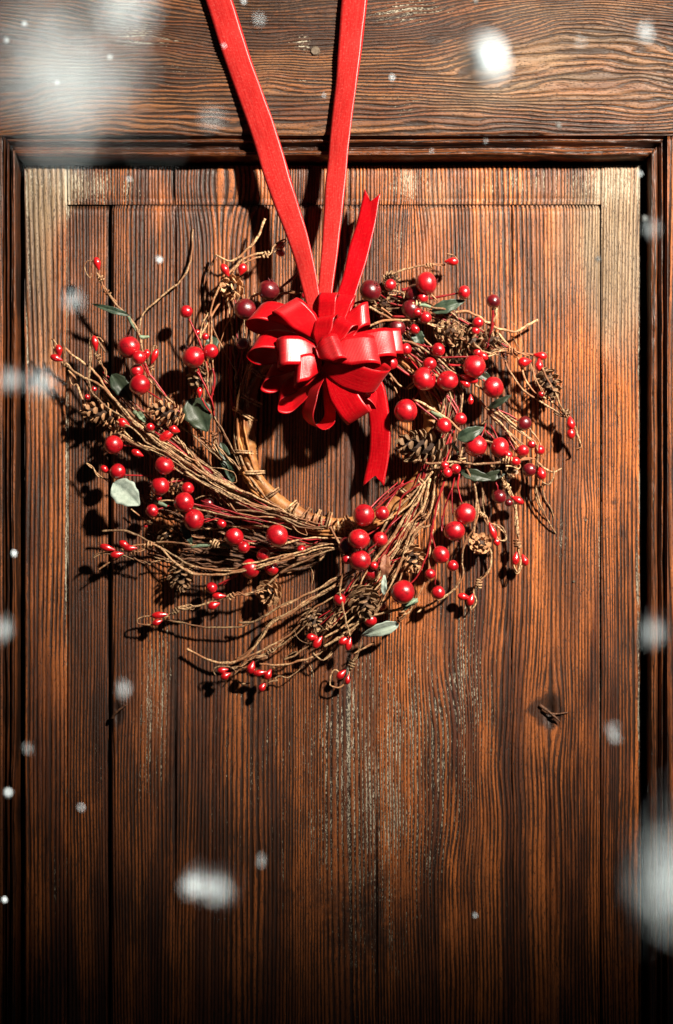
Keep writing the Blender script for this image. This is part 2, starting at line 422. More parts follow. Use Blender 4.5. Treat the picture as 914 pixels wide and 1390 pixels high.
CR = dict(A=(60, 300, .3282), B=(60, 540, .3282), C=(180, 720, .3282), D=(440, 620, .3282), E=(540, 340, .3063), F=(300, 300, .2845),
          G=(260, 500, .2407), H=(480, 340, .2188), I=(520, 530, .2188), J=(620, 560, .2188), K=(380, 640, .2407), L=(160, 480, .2188),
          M=(60, 440, .2188), N=(320, 780, .2626), O=(320, 370, .2626), Q=(240, 280, .2188), T=(160, 640, .2626), X=(0, 0, 1.0))
def cpt(c, x, y): ox, oy, s = CR[c]; return ox + x * s, oy + y * s
def parse(c, txt):
    out = []
    for tok in txt.split():
        a = [float(v) for v in tok.split(',')]
        x, y = cpt(c, a[0], a[1]); out.append((x, y) + ((a[2],) if len(a) > 2 else ()))
    return out

# ------------------------------------------------------------------ wreath materials
def bark(name, c1, c2, c3, rough=0.6, scale=500, bump=0.0006, rnd=0.3, spec=0.35):
    m, nt, b = newmat(name); n = N(nt); co_ = n.coord()
    a = n.noise(co_, scale, 5, 0.7); d = n.noise(co_, scale / 9, 3, 0.6)
    col = n.mix(n.smooth(a, 0.35, 0.65), c1, c2); col = n.mix(n.smooth(d, 0.45, 0.65), col, c3)
    oi = n.node('ShaderNodeObjectInfo').outputs['Random']
    hs = n.node('ShaderNodeHueSaturation'); n.link(n.math('MULTIPLY_ADD', oi, rnd * 2, 1 - rnd), hs.inputs['Value']); n.link(col, hs.inputs['Color'])
    n.link(hs.outputs[0], b.inputs['Base Color']); b.inputs['Roughness'].default_value = rough; b.inputs['Specular IOR Level'].default_value = spec
    bu = n.node('ShaderNodeBump'); bu.inputs['Strength'].default_value = 0.7; bu.inputs['Distance'].default_value = bump; n.link(a, bu.inputs['Height']); n.link(bu.outputs[0], b.inputs['Normal'])
    return m
TWIG = bark('dry_twig', (0.10, 0.036, 0.016), (0.58, 0.37, 0.19), (0.24, 0.095, 0.04), rnd=0.45, scale=650)
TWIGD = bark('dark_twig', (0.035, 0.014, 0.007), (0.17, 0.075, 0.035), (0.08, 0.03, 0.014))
VINE = bark('thick_vine_bark', (0.30, 0.11, 0.03), (0.46, 0.2, 0.06), (0.22, 0.07, 0.02), rough=0.5, scale=260)
REDW = bark('red_wrapped_wire', (0.22, 0.008, 0.012), (0.36, 0.02, 0.02), (0.18, 0.006, 0.01), rough=0.35, bump=.0002)
GREEN = bark('green_florist_tape', (0.10, 0.15, 0.09), (0.2, 0.27, 0.18), (0.13, 0.15, 0.08), bump=.0003)
CONEM = bark('pine_cone_scale', (0.30, 0.12, 0.05), (0.62, 0.36, 0.18), (0.42, 0.2, 0.09), rough=0.6, scale=350, bump=.0005)
CONED = bark('dark_pine_cone_scale', (0.06, 0.03, 0.016), (0.42, 0.25, 0.13), (0.2, 0.1, 0.05), rough=0.55, scale=420, bump=.0005)
CORE = bark('pine_cone_core', (0.02, 0.01, 0.006), (0.06, 0.03, 0.015), (0.04, 0.015, 0.008))
PALE = bark('pale_felt_leaf', (0.26, 0.32, 0.27), (0.40, 0.46, 0.39), (0.3, 0.36, 0.29), rough=0.7, scale=300, bump=.0004, rnd=.1)
DGREEN = bark('dark_green_leaf', (0.018, 0.035, 0.022), (0.05, 0.075, 0.045), (0.035, 0.045, 0.025), rough=0.45, scale=200, bump=.0004, rnd=.25)
BROWNL = bark('brown_leaf', (0.16, 0.05, 0.025), (0.28, 0.11, 0.05), (0.12, 0.04, 0.02), rough=0.5)
def berry_mat(name, c1, c2):
    m, nt, b = newmat(name); n = N(nt); co_ = n.coord()
    oi = n.node('ShaderNodeObjectInfo').outputs['Random']
    off = n.node('ShaderNodeVectorMath', operation='ADD'); n.link(co_, off.inputs[0])
    cmb = n.node('ShaderNodeCombineXYZ'); n.link(n.math('MULTIPLY', oi, 37.0), cmb.inputs[0]); n.link(cmb.outputs[0], off.inputs[1])
    a = n.noise(off.outputs[0], 0.9, 4, 0.6); sp = n.noise(off.outputs[0], 9, 3, 0.7)
    col = n.mix(n.smooth(a, 0.35, 0.7), c1, c2)
    col = n.mix(n.math('MULTIPLY', n.smooth(n.noise(off.outputs[0], 1.3, 5, 0.7), 0.55, 0.68), 0.7), col, (0.05, 0.004, 0.006))
    col = n.mix(n.math('MULTIPLY', n.smooth(sp, 0.66, 0.74), 0.5), col, (0.03, 0.003, 0.004))
    n.link(col, b.inputs['Base Color']); b.inputs['Roughness'].default_value = 0.32
    b.inputs['Coat Weight'].default_value = 1.0; b.inputs['Coat Roughness'].default_value = 0.16; b.inputs['Coat IOR'].default_value = 1.6
    b.inputs['Specular IOR Level'].default_value = 0.5
    bu = n.node('ShaderNodeBump'); bu.inputs['Strength'].default_value = 0.12; bu.inputs['Distance'].default_value = 0.04; n.link(n.noise(off.outputs[0], 5, 4, 0.7), bu.inputs['Height']); n.link(bu.outputs[0], b.inputs['Normal'])
    return m
BERRY = berry_mat('red_berry_skin', (0.52, 0.006, 0.012), (0.27, 0.002, 0.007))
BERRYD = berry_mat('dark_berry_skin', (0.16, 0.004, 0.008), (0.07, 0.003, 0.006))
BUD = berry_mat('red_bud_skin', (0.58, 0.008, 0.010), (0.42, 0.004, 0.008))

# ------------------------------------------------------------------ the wreath
WR = empty('berry_wreath', P(455, 585, 0))
tag(WR, 'round twig wreath with red berries, pine cones and grey-green leaves hanging on the door', 'wreath')
WOFF = Matrix.Translation(-WR.location)
def wp(o): o.parent = WR; o.matrix_parent_inverse = WOFF; return o

def jitter(path, amp):
    ph = [random.uniform(0, 6) for _ in range(6)]; n = len(path)
    for i, p in enumerate(path):
        e = min(1, i / 3, (n - 1 - i) / 3)
        p.x += e * amp * S * (math.sin(i * .55 + ph[0]) + .7 * math.sin(i * 1.35 + ph[1])); p.z += e * amp * S * (math.sin(i * .6 + ph[2]) + .7 * math.sin(i * 1.25 + ph[3]))
        p.y += e * amp * S * (math.sin(i * .4 + ph[4]))
    return path
def twig(c, txt, r=2.0, z0=30, z1=None, mat=None, name='twig', taper=0.6, jit=0.45, strands=1, sides=6):
    pts = parse(c, txt) if isinstance(txt, str) else txt
    if z1 is None: z1 = z0
    if mat is None: r *= 0.8; rgh = 0.2
    else: rgh = 0.12
    n = len(pts); Z = []
    for i, p in enumerate(pts): Z.append(p[2] if len(p) > 2 else z0 + (z1 - z0) * i / (n - 1))
    path = jitter(catmull([P(p[0], p[1], z) for p, z in zip(pts, Z)]), jit)
    V, F = [], []
    if strands == 1:
        tube_data(path, lambda t: r * S * (1 - (1 - taper) * t ** 2), sides, V, F, rough=rgh)
    else:
        for s_ in range(strands):
            L = 0; sub = []
            for i, p in enumerate(path):
                if i: L += (p - path[i - 1]).length
                t = (path[min(i + 1, len(path) - 1)] - path[max(i - 1, 0)]).normalized()
                a1 = Vector((0, -1, 0)); a2 = t.cross(a1).normalized()
                th = L / (r * 11 * S) * 2 * math.pi * 0.5 + 2 * math.pi * s_ / strands
                sub.append(p + (a1 * math.cos(th) + a2 * math.sin(th)) * r * 0.8 * S)
            tube_data(sub, r * 0.62 * S, sides, V, F)
    return wp(link_mesh(name, mesh_from(name, V, F), mat or TWIG))
def wrap(x, y, ang, r, turns=3, z=35, length=8, tr=1.1, mat=None, name='binding'):
    """a little coil of twine round a stem that runs at angle ang (deg, screen)."""
    a = math.radians(ang); c = P(x, y, z); t = Vector((math.cos(a), 0, -math.sin(a))); u = Vector((0, -1, 0)); v = t.cross(u)
    path = []
    m = int(turns * 10)
    for i in range(m + 1):
        th = 2 * math.pi * turns * i / m
        path.append(c + t * (i / m - 0.5) * length * S + (u * math.cos(th) + v * math.sin(th)) * r * S * random.uniform(.92, 1.1))
    V, F = [], []; tube_data(path, tr * S, 5, V, F)
    return wp(link_mesh(name, mesh_from(name, V, F), mat or TWIG))

for pts in (((731, 956, 9), (745, 966, 12), (759, 978, 14)), ((735, 962, 9), (748, 968, 11), (770, 966, 10)), ((153, 975, 7), (160, 965, 12), (174, 955, 12))):
    V, F = [], []; tube_data(catmull([W(*p) for p in pts]), lambda t: (2.6 - 1.8 * t) * S, 5, V, F, rough=.3)
    dpart(link_mesh('splinter', mesh_from('splinter', V, F), TWIGD, door))
# ring: one thick vine, thinner vines laid along it, and bindings
RING = [(340, 589), (344, 628), (357, 655), (385, 685), (428, 704), (475, 706), (520, 692), (556, 662), (576, 625), (584, 580), (574, 532), (543, 492), (492, 466), (430, 460), (385, 474), (355, 505), (342, 545)]
def ring_pt(t, off=0.0, z=30):
    n = len(RING); t = (t % 1.0) * n; i = int(t); f = t - i
    p = [RING[(i + k - 1) % n] for k in range(4)]
    def cr(a, b, c, d): return 0.5 * (2 * b + (c - a) * f + (2 * a - 5 * b + 4 * c - d) * f * f + (3 * b - a - 3 * c + d) * f ** 3)
    x = cr(*[q[0] for q in p]); y = cr(*[q[1] for q in p])
    dx, dy = x - 460, y - 583; l = math.hypot(dx, dy)
    return (x + dx / l * off, y + dy / l * off, z)
def ring_vine(t0, t1, off, z, r, mat, wob=3.0, name='vine', ph=None, freq=7, sides=7):
    ph = random.uniform(0, 6) if ph is None else ph
    n = int(abs(t1 - t0) * 60) + 3; pts = []
    for i in range(n + 1):
        t = t0 + (t1 - t0) * i / n; a = ph + freq * 2 * math.pi * t
        pts.append(ring_pt(t, off + wob * math.cos(a), z + wob * math.sin(a)))
    V, F = [], []
    path = jitter(catmull([P(*p) for p in pts]), 0.3)
    tube_data(path, lambda t: r * S * (0.85 + 0.15 * math.sin(t * 40)), sides, V, F, rough=0.07)
    return wp(link_mesh(name, mesh_from(name, V, F), mat))
ring_vine(-0.03, 1.0, 3, 24, 11, VINE, wob=1.2, sides=12, freq=3)
for i in range(18):
    t0 = random.random(); L_ = random.uniform(0.5, 0.98)
    ring_vine(t0, t0 + L_, random.uniform(3, 17), random.uniform(20, 34), random.uniform(1.7, 3.2), random.choice([VINE, VINE, TWIG, VINE]), wob=random.uniform(2.0, 5.0), freq=random.choice([3, 5, 8]))
for i in range(6):      # upper left of the ring: vines fanned wide behind the bow
    ring_vine(-0.22, 0.06 + 0.01 * i, 6 + i * 2.4, 24 + i, 2.0, random.choice([VINE, TWIG, TWIGD]), wob=3, freq=5)
def bind(x, y, ang, half, z=34, tr=1.7):
    a = math.radians(ang); t = (math.cos(a), math.sin(a)); pts = []
    for k in range(2):
        sh = k * 3.2 + random.uniform(-.5, .5); nx, ny = -t[1], t[0]
        pts = [(x - t[0] * half + nx * sh, y - t[1] * half + ny * sh, 8), (x - t[0] * half * .9 + nx * sh, y - t[1] * half * .9 + ny * sh, z * .75), (x - t[0] * half * .35 + nx * sh, y - t[1] * half * .35 + ny * sh, z + 5),
               (x + t[0] * half * .4 + nx * sh, y + t[1] * half * .4 + ny * sh, z + 4), (x + t[0] * half * .95 + nx * sh, y + t[1] * half * .95 + ny * sh, z * .7), (x + t[0] * half + nx * sh, y + t[1] * half + ny * sh, 8)]
        twig('X', pts, tr, name='binding', jit=.2, taper=.95)
for (x, y, a, h) in ((340, 541, 28, 17), (333, 562, 30, 18), (331, 612, 3, 17), (342, 640, -2, 17), (367, 669, -35, 13), (392, 688, -40, 13), (412, 700, -55, 13), (428, 704, -65, 13), (444, 709, -75, 14), (478, 712, 60, 14), (575, 655, 45, 15), (552, 668, 40, 14), (590, 560, 10, 17), (583, 600, -5, 16), (566, 516, -35, 16), (350, 505, 30, 16)):
    bind(x, y, a, h)
# twine lashed along the bottom of the ring
for (x, y, a) in ((415, 703, 28), (425, 706, 24), (435, 709, 15), (458, 714, 4), (466, 714, 0), (400, 692, 34)): wrap(x, y, a, 9, 1.6, z=34, length=9, tr=1.5)

T_ = twig
# --- left bundle: long twigs from the ring bottom up to the left tips
T_('L', '-10,290 130,410 300,560 480,690 640,790 850,890 1010,960', 2.4, 34, 40)
T_('L', '-10,370 120,440 260,570 420,680 560,760 700,820 860,900', 2.3, 38, 44)
T_('L', '-10,300 100,430 230,520 340,610 470,700 560,790 640,900', 2.0, 44, 40)
T_('L', '-10,480 60,540 200,600 330,660 480,760 620,850 760,905 900,960', 2.3, 36, 42)
T_('L', '0,490 120,570 260,630 380,730 520,800 640,850 800,880 960,960', 1.7, 42, 38)
T_('L', '-10,420 100,470 190,560 310,620 440,720 590,800 740,860 900,915', 1.6, 50, 42)
T_('M', '130,150 200,210 280,265 340,330 400,420 480,520 560,600 700,710 840,790 960,860', 2.3, 34, 44)
T_('M', '130,235 180,290 270,340 360,390 430,460 520,560 640,680 780,790 940,890', 2.3, 40, 46)
T_('M', '150,290 190,330 215,410 250,490 320,560 420,640 520,710 640,760 800,820 930,900', 2.2, 30, 40)
T_('M', '380,175 340,110 305,80 285,110 290,190 280,290 285,380 300,430 400,520 520,600 660,720 780,800', 1.9, 44, 40)
T_('M', '120,110 130,170 120,240', 1.6, 36, 36)
T_('M', '80,130 50,90 60,150 100,220 140,270', 1.1, 40, 34)
T_('M', '330,200 350,240 375,280 385,330', 1.8, 40, 34, strands=2)
T_('M', '230,320 265,370 300,430 350,480 420,540', 1.7, 36, 40)
T_('M', '150,290 165,350 180,380 200,360 190,320', 0.9, 34, 30)
T_('M', '400,360 450,410 520,470 545,520 560,590', 1.3, 28, 32)
T_('M', '400,640 480,690 560,740 640,790 680,830', 1.3, 34, 30, strands=2)
T_('M', '480,650 520,690 545,710', 1.8, 30, 34)
T_('L', '170,60 200,130 260,210 330,300 420,410 440,440', 1.6, 40, 30, mat=REDW)
T_('L', '190,150 240,210 300,280 340,320', 1.4, 36, 30)
T_('L', '330,480 400,560 440,610 490,690 560,790 640,890', 2.0, 34, 40, strands=2)
T_('L', '390,450 480,520 560,590 640,660', 1.7, 26, 30)
T_('L', '500,510 590,560 640,640 700,690', 1.2, 24, 28)
T_('L', '230,485 320,545 430,630', 1.5, 40, 42, mat=REDW, jit=.2)
T_('L', '560,705 640,710 720,740 740,790 700,800 640,770', 0.8, 44, 44)
T_('L', '205,260 200,330 230,370', 1.5, 36, 38)
# upper-left spray
T_('A', '915,-10 880,70 830,130 770,165 710,140', 2.2, 44, 30, taper=.8)
T_('A', '710,142 685,200 668,270 664,330 672,380', 1.8, 22, 10, mat=TWIGD)  # dark line of shade below the twig, modelled as a dark twig
T_('A', '615,35 612,110 600,190 560,250 490,310 430,360 400,410 395,460', 1.9, 10, 34, taper=.9)
T_('A', '265,300 300,345 340,390 375,430 395,470 405,530 440,640 500,720 540,760', 2.4, 46, 34)
T_('A', '215,170 180,165 168,190 190,235 195,215', 0.9, 44, 44)
T_('A', '220,215 240,260 262,300 300,340', 2.0, 44, 44, strands=2)
T_('A', '385,455 402,520 430,600', 1.6, 38, 34)
T_('A', '440,600 448,560 452,520 465,520 455,570', 2.0, 40, 40)
T_('A', '245,500 230,485 205,478 195,495 188,560 190,640', 1.4, 44, 42)
T_('Q', '540,290 480,300 410,330 360,380 300,440 250,530 215,640 215,760 210,914', 2.0, 44, 36)
T_('Q', '560,310 490,320 430,350 380,370 345,420', 1.8, 40, 42)
T_('Q', '680,205 640,215 600,250 590,290 560,310', 1.6, 44, 44)
T_('Q', '680,210 650,240 600,290', 1.4, 48, 44)
T_('Q', '265,600 230,660 190,730 150,800 140,870', 2.0, 30, 34)
T_('Q', '215,680 225,760 270,850 305,914', 1.5, 38, 30)
T_('Q', '355,670 320,720 290,790 270,850', 1.0, 26, 22)
T_('A', '690,380 690,480 700,600 690,680 700,800', 1.7, 36, 34)
T_('A', '700,455 730,510 770,580 795,625', 1.3, 32, 14)
T_('A', '680,380 650,440 645,490', 1.5, 34, 34)
T_('A', '600,405 630,470 665,560 685,640 700,720', 1.5, 46, 36, mat=REDW, jit=.2)
T_('L', '490,100 540,180 580,280 590,370 620,450 680,540 740,660 790,750', 1.9, 36, 32)
T_('L', '570,60 580,160 575,260 590,360 640,460 720,600 760,690', 1.6, 42, 34)
T_('L', '590,90 600,190 585,280 600,390', 1.4, 46, 40, mat=REDW)
T_('L', '490,110 540,190 570,260 600,350', 1.4, 48, 42, mat=REDW)
T_('L', '520,275 545,320 580,370', 1.3, 48, 44, mat=REDW)
T_('L', '540,20 555,110 560,200 575,300', 1.5, 40, 40)
T_('L', '600,505 610,560 660,620 720,680 760,720', 2.0, 34, 34, strands=2)
T_('L', '440,430 520,510 600,600 650,660', 1.4, 22, 26)
T_('G', '0,370 80,430 160,510 200,520', 1.5, 24, 28)
T_('G', '0,470 60,560 150,640 300,700 440,770 560,840 700,890', 2.2, 42, 42)
T_('G', '0,540 100,610 200,660 330,710 460,770 600,850', 2.2, 48, 44)
T_('G', '0,600 100,660 180,700 280,770 400,820 520,840 650,890 760,890', 2.2, 40, 42)
T_('G', '120,650 190,750 260,820 340,870 460,890', 1.8, 38, 36)
T_('G', '180,690 300,740 400,790 500,800 620,850 740,880', 1.8, 46, 44)
T_('G', '250,800 380,810 480,830 560,870 640,900 750,905', 1.8, 44, 42)
T_('G', '90,630 200,700 330,770 440,790', 1.1, 50, 46)
T_('G', '270,480 300,560 350,640 420,730 500,780', 1.8, 36, 38)
T_('G', '260,470 290,560 330,650 400,710', 1.5, 32, 36)
T_('G', '20,770 150,790 300,830 450,870 540,870', 1.2, 46, 40, mat=REDW)
T_('G', '20,765 120,800 240,840 400,880', 1.2, 44, 40, mat=REDW)
T_('G', '30,790 160,830 300,855', 1.1, 42, 40)
T_('G', '20,740 60,720 130,725 170,770', 1.0, 32, 34)
T_('G', '200,885 290,900 340,895 420,900', 2.0, 28, 30)
T_('G', '280,890 330,900 360,930', 1.6, 30, 26)
T_('G', '560,870 600,920 650,940 640,900', 0.9, 42, 42)
# --- lower left
T_('B', '240,552 320,548 400,575 460,610 520,640 600,690 700,710 820,700 914,685', 2.0, 30, 40)
T_('B', '440,602 520,598 600,605 680,618 760,618 850,605', 2.1, 34, 36, mat=None)
T_('B', '360,615 430,605 480,620 540,680 600,718 680,732 780,725 914,700', 2.1, 38, 42)
T_('B', '225,712 260,685 310,665', 1.7, 34, 34)
T_('B', '205,665 215,650 250,640 310,650 360,660 410,680 440,690', 1.8, 36, 34, strands=2)
T_('B', '320,625 370,635 410,625 440,605', 2.2, 38, 38, strands=2)
T_('B', '440,680 500,675 560,682', 1.4, 30, 30)
T_('B', '175,270 200,290 225,320 270,345', 1.8, 30, 34, strands=2)
T_('B', '360,460 400,490 440,510', 1.3, 24, 24)
T_('B', '405,400 412,430 440,440', 1.8, 28, 28)
T_('B', '470,430 510,425 545,425', 1.7, 34, 36)
T_('B', '330,320 400,322 480,325', 1.2, 34, 30, mat=REDW, jit=.1)
T_('B', '330,198 370,200 430,215', 1.2, 36, 30, mat=REDW, jit=.1)
T_('B', '515,350 620,335 700,330', 1.1, 36, 32, mat=REDW)
T_('B', '610,440 700,465 800,490 914,500', 1.2, 44, 38, mat=REDW)
T_('B', '665,515 710,500 740,500', 1.2, 42, 38, mat=REDW)
T_('B', '740,775 770,750 800,735', 1.3, 30, 32, mat=REDW)
T_('T', '200,365 300,368 420,385 500,392 580,380', 2.0, 36, 38)
T_('T', '400,190 520,220 640,240 780,260 900,300', 1.6, 46, 40)
T_('T', '400,175 540,200 700,230 860,240 914,250', 1.4, 44, 40)
T_('T', '430,150 560,200 640,225', 1.1, 42, 40, mat=REDW)
T_('T', '350,0 440,60 520,100 600,140 720,170 914,230', 2.1, 46, 44)
T_('T', '480,40 540,110 590,180 620,215', 2.0, 40, 38)
T_('T', '620,285 740,285 850,300', 1.6, 30, 32)
T_('T', '440,290 500,300 580,280 640,285 700,300', 1.5, 26, 28)
T_('T', '650,360 740,365 780,370', 1.1, 36, 34, mat=REDW)
T_('T', '680,390 800,395 860,385 914,370', 1.6, 34, 36, mat=REDW)
T_('T', '820,395 860,380 914,365', 1.9, 34, 36)
T_('T', '640,480 760,460 860,430 914,425', 1.8, 44, 46)
T_('T', '370,490 450,500 560,515 680,500 800,465 914,435', 1.9, 42, 46)
T_('T', '300,480 380,525 470,535 560,530 700,505 840,465 914,445', 2.0, 44, 46)
T_('T', '180,748 130,750 100,770 105,785 150,792 200,790', 1.6, 30, 32, taper=.9)
T_('T', '240,755 290,725 330,705 390,710 380,690 300,705', 1.4, 34, 34, strands=2)
T_('T', '330,715 400,700 480,675 560,650 600,640 700,625 760,600 800,560 860,510 914,480', 2.2, 34, 44)
T_('T', '600,645 620,630 660,635 700,625', 1.6, 40, 40, strands=2)
T_('T', '560,650 590,635 600,650', 1.8, 40, 40)
T_('T', '520,585 560,565 610,535', 1.4, 34, 36, mat=REDW, jit=.1)
# --- bottom
T_('T', '250,765 320,780 420,800 520,808 640,800 720,770 780,730 850,690 914,670', 2.0, 26, 40)
T_('C', '225,490 290,525 360,548 420,545 480,510 530,450 570,390 640,350 720,290 800,250 914,190', 2.5, 22, 44)
T_('C', '440,380 500,380 560,345 640,300 740,260 830,210 914,165', 2.2, 34, 44)
T_('K', '0,835 80,790 180,720 280,660 380,590 430,565', 2.4, 42, 42)
T_('K', '0,770 100,720 200,670 300,610 420,560', 2.2, 42, 44)
T_('K', '0,575 60,540 150,500 250,455 340,430', 2.1, 44, 44)
T_('K', '0,495 100,460 220,420 330,410', 2.2, 46, 46)
T_('K', '0,505 110,470 230,435 340,432', 1.7, 44, 44)
T_('K', '0,420 80,390 200,375 370,375', 1.9, 42, 44)
T_('K', '45,365 180,385 320,375', 1.1, 44, 42, mat=REDW)
T_('K', '285,310 310,365 345,430 355,520 350,600 340,680 360,790 385,880 395,930', 2.1, 52, 50, taper=.9)
T_('K', '380,265 410,300 435,325', 2.2, 50, 50)
T_('K', '395,700 340,770 300,820 250,880 235,910', 2.1, 44, 34, strands=2)
T_('N', '0,440 80,390 130,320 190,240 290,190 400,130 520,60 600,10', 2.4, 24, 44)
T_('N', '50,430 160,380 280,310 350,240 400,180 480,130 560,80 640,50', 2.0, 28, 44)
T_('N', '60,450 170,400 300,320 370,250 430,170', 1.8, 30, 40)
T_('N', '125,462 220,468 320,450 400,425 500,350 600,270 700,220 800,195 870,175 914,160', 2.1, 28, 44)
T_('N', '190,480 240,465 300,465', 1.4, 28, 28)
T_('N', '170,560 190,550 215,545 200,540 230,525 270,530 320,500 360,460', 1.4, 26, 24)
T_('N', '250,440 300,420 360,380 400,355 440,330', 1.8, 32, 38)
T_('N', '250,440 270,415 320,400 300,430', 1.1, 34, 34)
T_('N', '400,405 440,440 480,430 505,400', 1.6, 36, 32)
T_('N', '375,255 410,290 415,340 370,355 320,330 310,290 330,260', 0.9, 40, 40)
T_('N', '160,395 190,400 220,370 250,340', 1.4, 34, 36)
T_('N', '10,550 40,565 75,560', 1.9, 24, 24)
T_('N', '450,290 500,250 540,200 560,190', 2.1, 38, 40, strands=2)
T_('N', '540,300 580,310 620,280', 1.0, 40, 40)
T_('N', '720,350 660,380 610,410', 2.0, 30, 30)
T_('N', '650,350 630,410 600,460 590,480', 1.7, 30, 28, strands=2)
T_('N', '590,490 585,530 555,570 520,585 490,570 492,520 510,490 540,510', 1.5, 28, 28, taper=.95)
T_('N', '100,430 150,425 165,430 130,440', 2.0, 34, 34)
T_('N', '-10,520 40,480 70,500', 1.2, 30, 30)
T_('C', '345,600 335,580 350,565 400,562 425,580', 1.3, 36, 36)
T_('C', '405,570 450,560 500,525 555,520', 1.6, 34, 34, strands=2)
T_('C', '720,540 745,580 750,610', 0.6, 12, 12)
T_('K', '150,515 190,570 180,640', 0.6, 14, 14)
# bottom fan out of the ring's lower right
for c_, t_, r_, a_, b_, m_ in (
    ('D', '400,110 340,180 270,250 230,330 190,400 150,480 100,560', 2.2, 40, 46, None),
    ('D', '420,110 390,180 340,240 300,310 240,390 190,450 150,530', 2.2, 44, 50, None),
    ('D', '440,90 420,180 390,240 330,300 290,380 230,430', 1.9, 48, 50, None),
    ('D', '470,50 455,140 440,230 400,280 360,320 330,400 290,500 240,600', 2.2, 44, 52, None),
    ('D', '510,80 480,150 470,220 440,280 390,300 350,370 310,460 260,560 220,620', 2.2, 50, 48, None),
    ('D', '450,60 400,130 350,200 300,240 230,270', 1.9, 44, 46, None),
    ('D', '370,100 320,120 280,160 210,215', 1.4, 46, 50, 'r'),
    ('D', '400,110 330,160 300,240 250,320 180,390', 1.3, 50, 52, 'r'),
    ('D', '330,110 270,150 220,200', 1.3, 44, 50, 'r'),
    ('D', '500,90 470,190 450,280 440,350 420,420 390,490 350,530', 1.6, 52, 56, 'r'),
    ('D', '530,130 500,210 490,270 500,330 515,420', 1.3, 46, 44, 'r'),
    ('D', '500,110 460,200 440,290 460,380 460,530', 1.3, 46, 46, 'r'),
    ('D', '560,70 555,130 570,190', 1.3, 48, 50, 'r'),
    ('D', '540,70 530,160 532,240', 1.1, 44, 46, 'r'),
    ('D', '450,300 440,380 430,470 400,560 350,630', 1.9, 40, 40, None),
    ('D', '590,50 620,110 630,190 620,290 590,340 570,400', 2.1, 44, 34, None),
    ('D', '570,450 560,510 530,560 470,590 385,645', 2.2, 30, 28, None),
    ('D', '570,440 575,490 540,550 480,590 420,615', 1.6, 34, 30, None),
    ('D', '600,330 580,370 570,450', 1.8, 30, 30, None),
    ('D', '620,110 640,210 660,250 690,300', 1.9, 40, 34, None),
    ('D', '690,300 710,280 740,295 755,330 735,348 710,340', 1.6, 34, 34, None),
    ('D', '640,60 655,140 660,220 675,260', 1.5, 30, 26, None),
    ('D', '680,360 692,410 685,470 650,505 630,530 620,560 630,600 608,632 600,600', 1.9, 26, 22, None),
    ('D', '700,60 740,90 770,140 790,190 795,280 805,340 800,400', 1.7, 38, 30, 't'),
    ('D', '780,420 785,460 800,485 820,450 805,400', 1.5, 32, 32, None),
    ('D', '875,0 880,60 870,120 880,180 910,240 930,270', 1.6, 30, 8, None),
    ('D', '310,680 350,640 390,590', 1.8, 40, 44, None),
    ('D', '80,710 170,670 260,640 320,625 360,600', 2.2, 44, 44, None),
    ('D', '0,785 80,740 130,700 190,660 250,600 300,540 330,460 350,380', 2.3, 42, 46, None),
    ('D', '0,750 80,700 150,640 250,560', 1.8, 36, 44, None),
    ('D', '0,840 50,790 120,720 200,650', 1.8, 30, 40, None),
    ('D', '320,480 330,440 345,400', 1.4, 40, 40, None),
    ('D', '220,420 250,430 300,425 340,400', 1.0, 46, 46, 'r'),
    ('D', '90,560 120,510 140,480', 1.4, 50, 50, 'r'),
    ('D', '360,240 340,280 320,290', 1.5, 52, 50, None),
    ('D', '180,480 210,430 300,300 330,250 400,150', 1.7, 46, 46, None),
    ('D', '480,100 500,60 540,20 600,-30', 2.0, 40, 40, None),
    ('D', '400,120 430,60 470,-20 520,-80', 2.0, 36, 36, None)):
    T_(c_, t_, r_, a_, b_, mat=REDW if m_ == 'r' else None, strands=2 if m_ == 't' else 1)
# --- right side
T_('I', '130,440 220,432 290,455 400,445 520,452 640,455 740,445 760,430', 2.3, 52, 50, taper=.9)
T_('I', '740,450 790,440 850,430 914,428', 2.0, 50, 46)
T_('I', '760,470 800,470 840,485 850,465 830,450', 1.4, 50, 50)
T_('I', '185,50 280,100 360,150 430,200 480,250 550,290 640,315 690,330', 2.3, 50, 44)
T_('I', '500,330 490,370 480,410', 2.2, 48, 48)
T_('I', '510,470 540,530 570,600 585,680 590,750 575,830 560,900', 2.1, 42, 34)
T_('I', '590,750 640,790 660,840', 2.0, 36, 34, strands=2)
T_('I', '610,570 625,650 635,740', 1.5, 26, 24)
T_('I', '200,75 270,130 340,185', 1.7, 50, 52, mat=REDW, jit=.15)
T_('I', '390,30 430,90 460,150', 1.6, 36, 40, mat=REDW)
T_('I', '640,250 690,300', 1.3, 40, 42, mat=REDW)
T_('I', '600,60 680,160 740,210 780,270 820,330 870,380', 2.0, 36, 40)
T_('I', '640,110 720,150 800,220 870,270 914,310', 2.1, 40, 42)
T_('I', '700,110 760,150 840,200 914,240', 1.8, 36, 38)
T_('I', '690,110 760,140 830,175', 1.2, 38, 38, mat=REDW)
T_('I', '760,260 790,320 830,390', 1.3, 34, 38, mat=REDW)
T_('I', '780,260 830,300 870,340', 2.0, 36, 38, strands=2)
T_('I', '650,170 630,195 610,210', 1.0, 28, 28)
T_('I', '690,480 740,550 780,620 810,690 830,800 840,890', 1.9, 36, 32, strands=2)
T_('I', '700,560 715,620', 1.2, 34, 34, mat=REDW)
T_('J', '240,350 300,430 330,500 360,580 370,680 380,780', 1.9, 36, 32, strands=2)
T_('J', '380,810 385,870 400,920 380,990 355,950 375,880', 1.5, 34, 34)
T_('J', '500,200 505,290 495,400 500,500 540,620 580,690 615,750', 2.1, 42, 10, taper=.5)
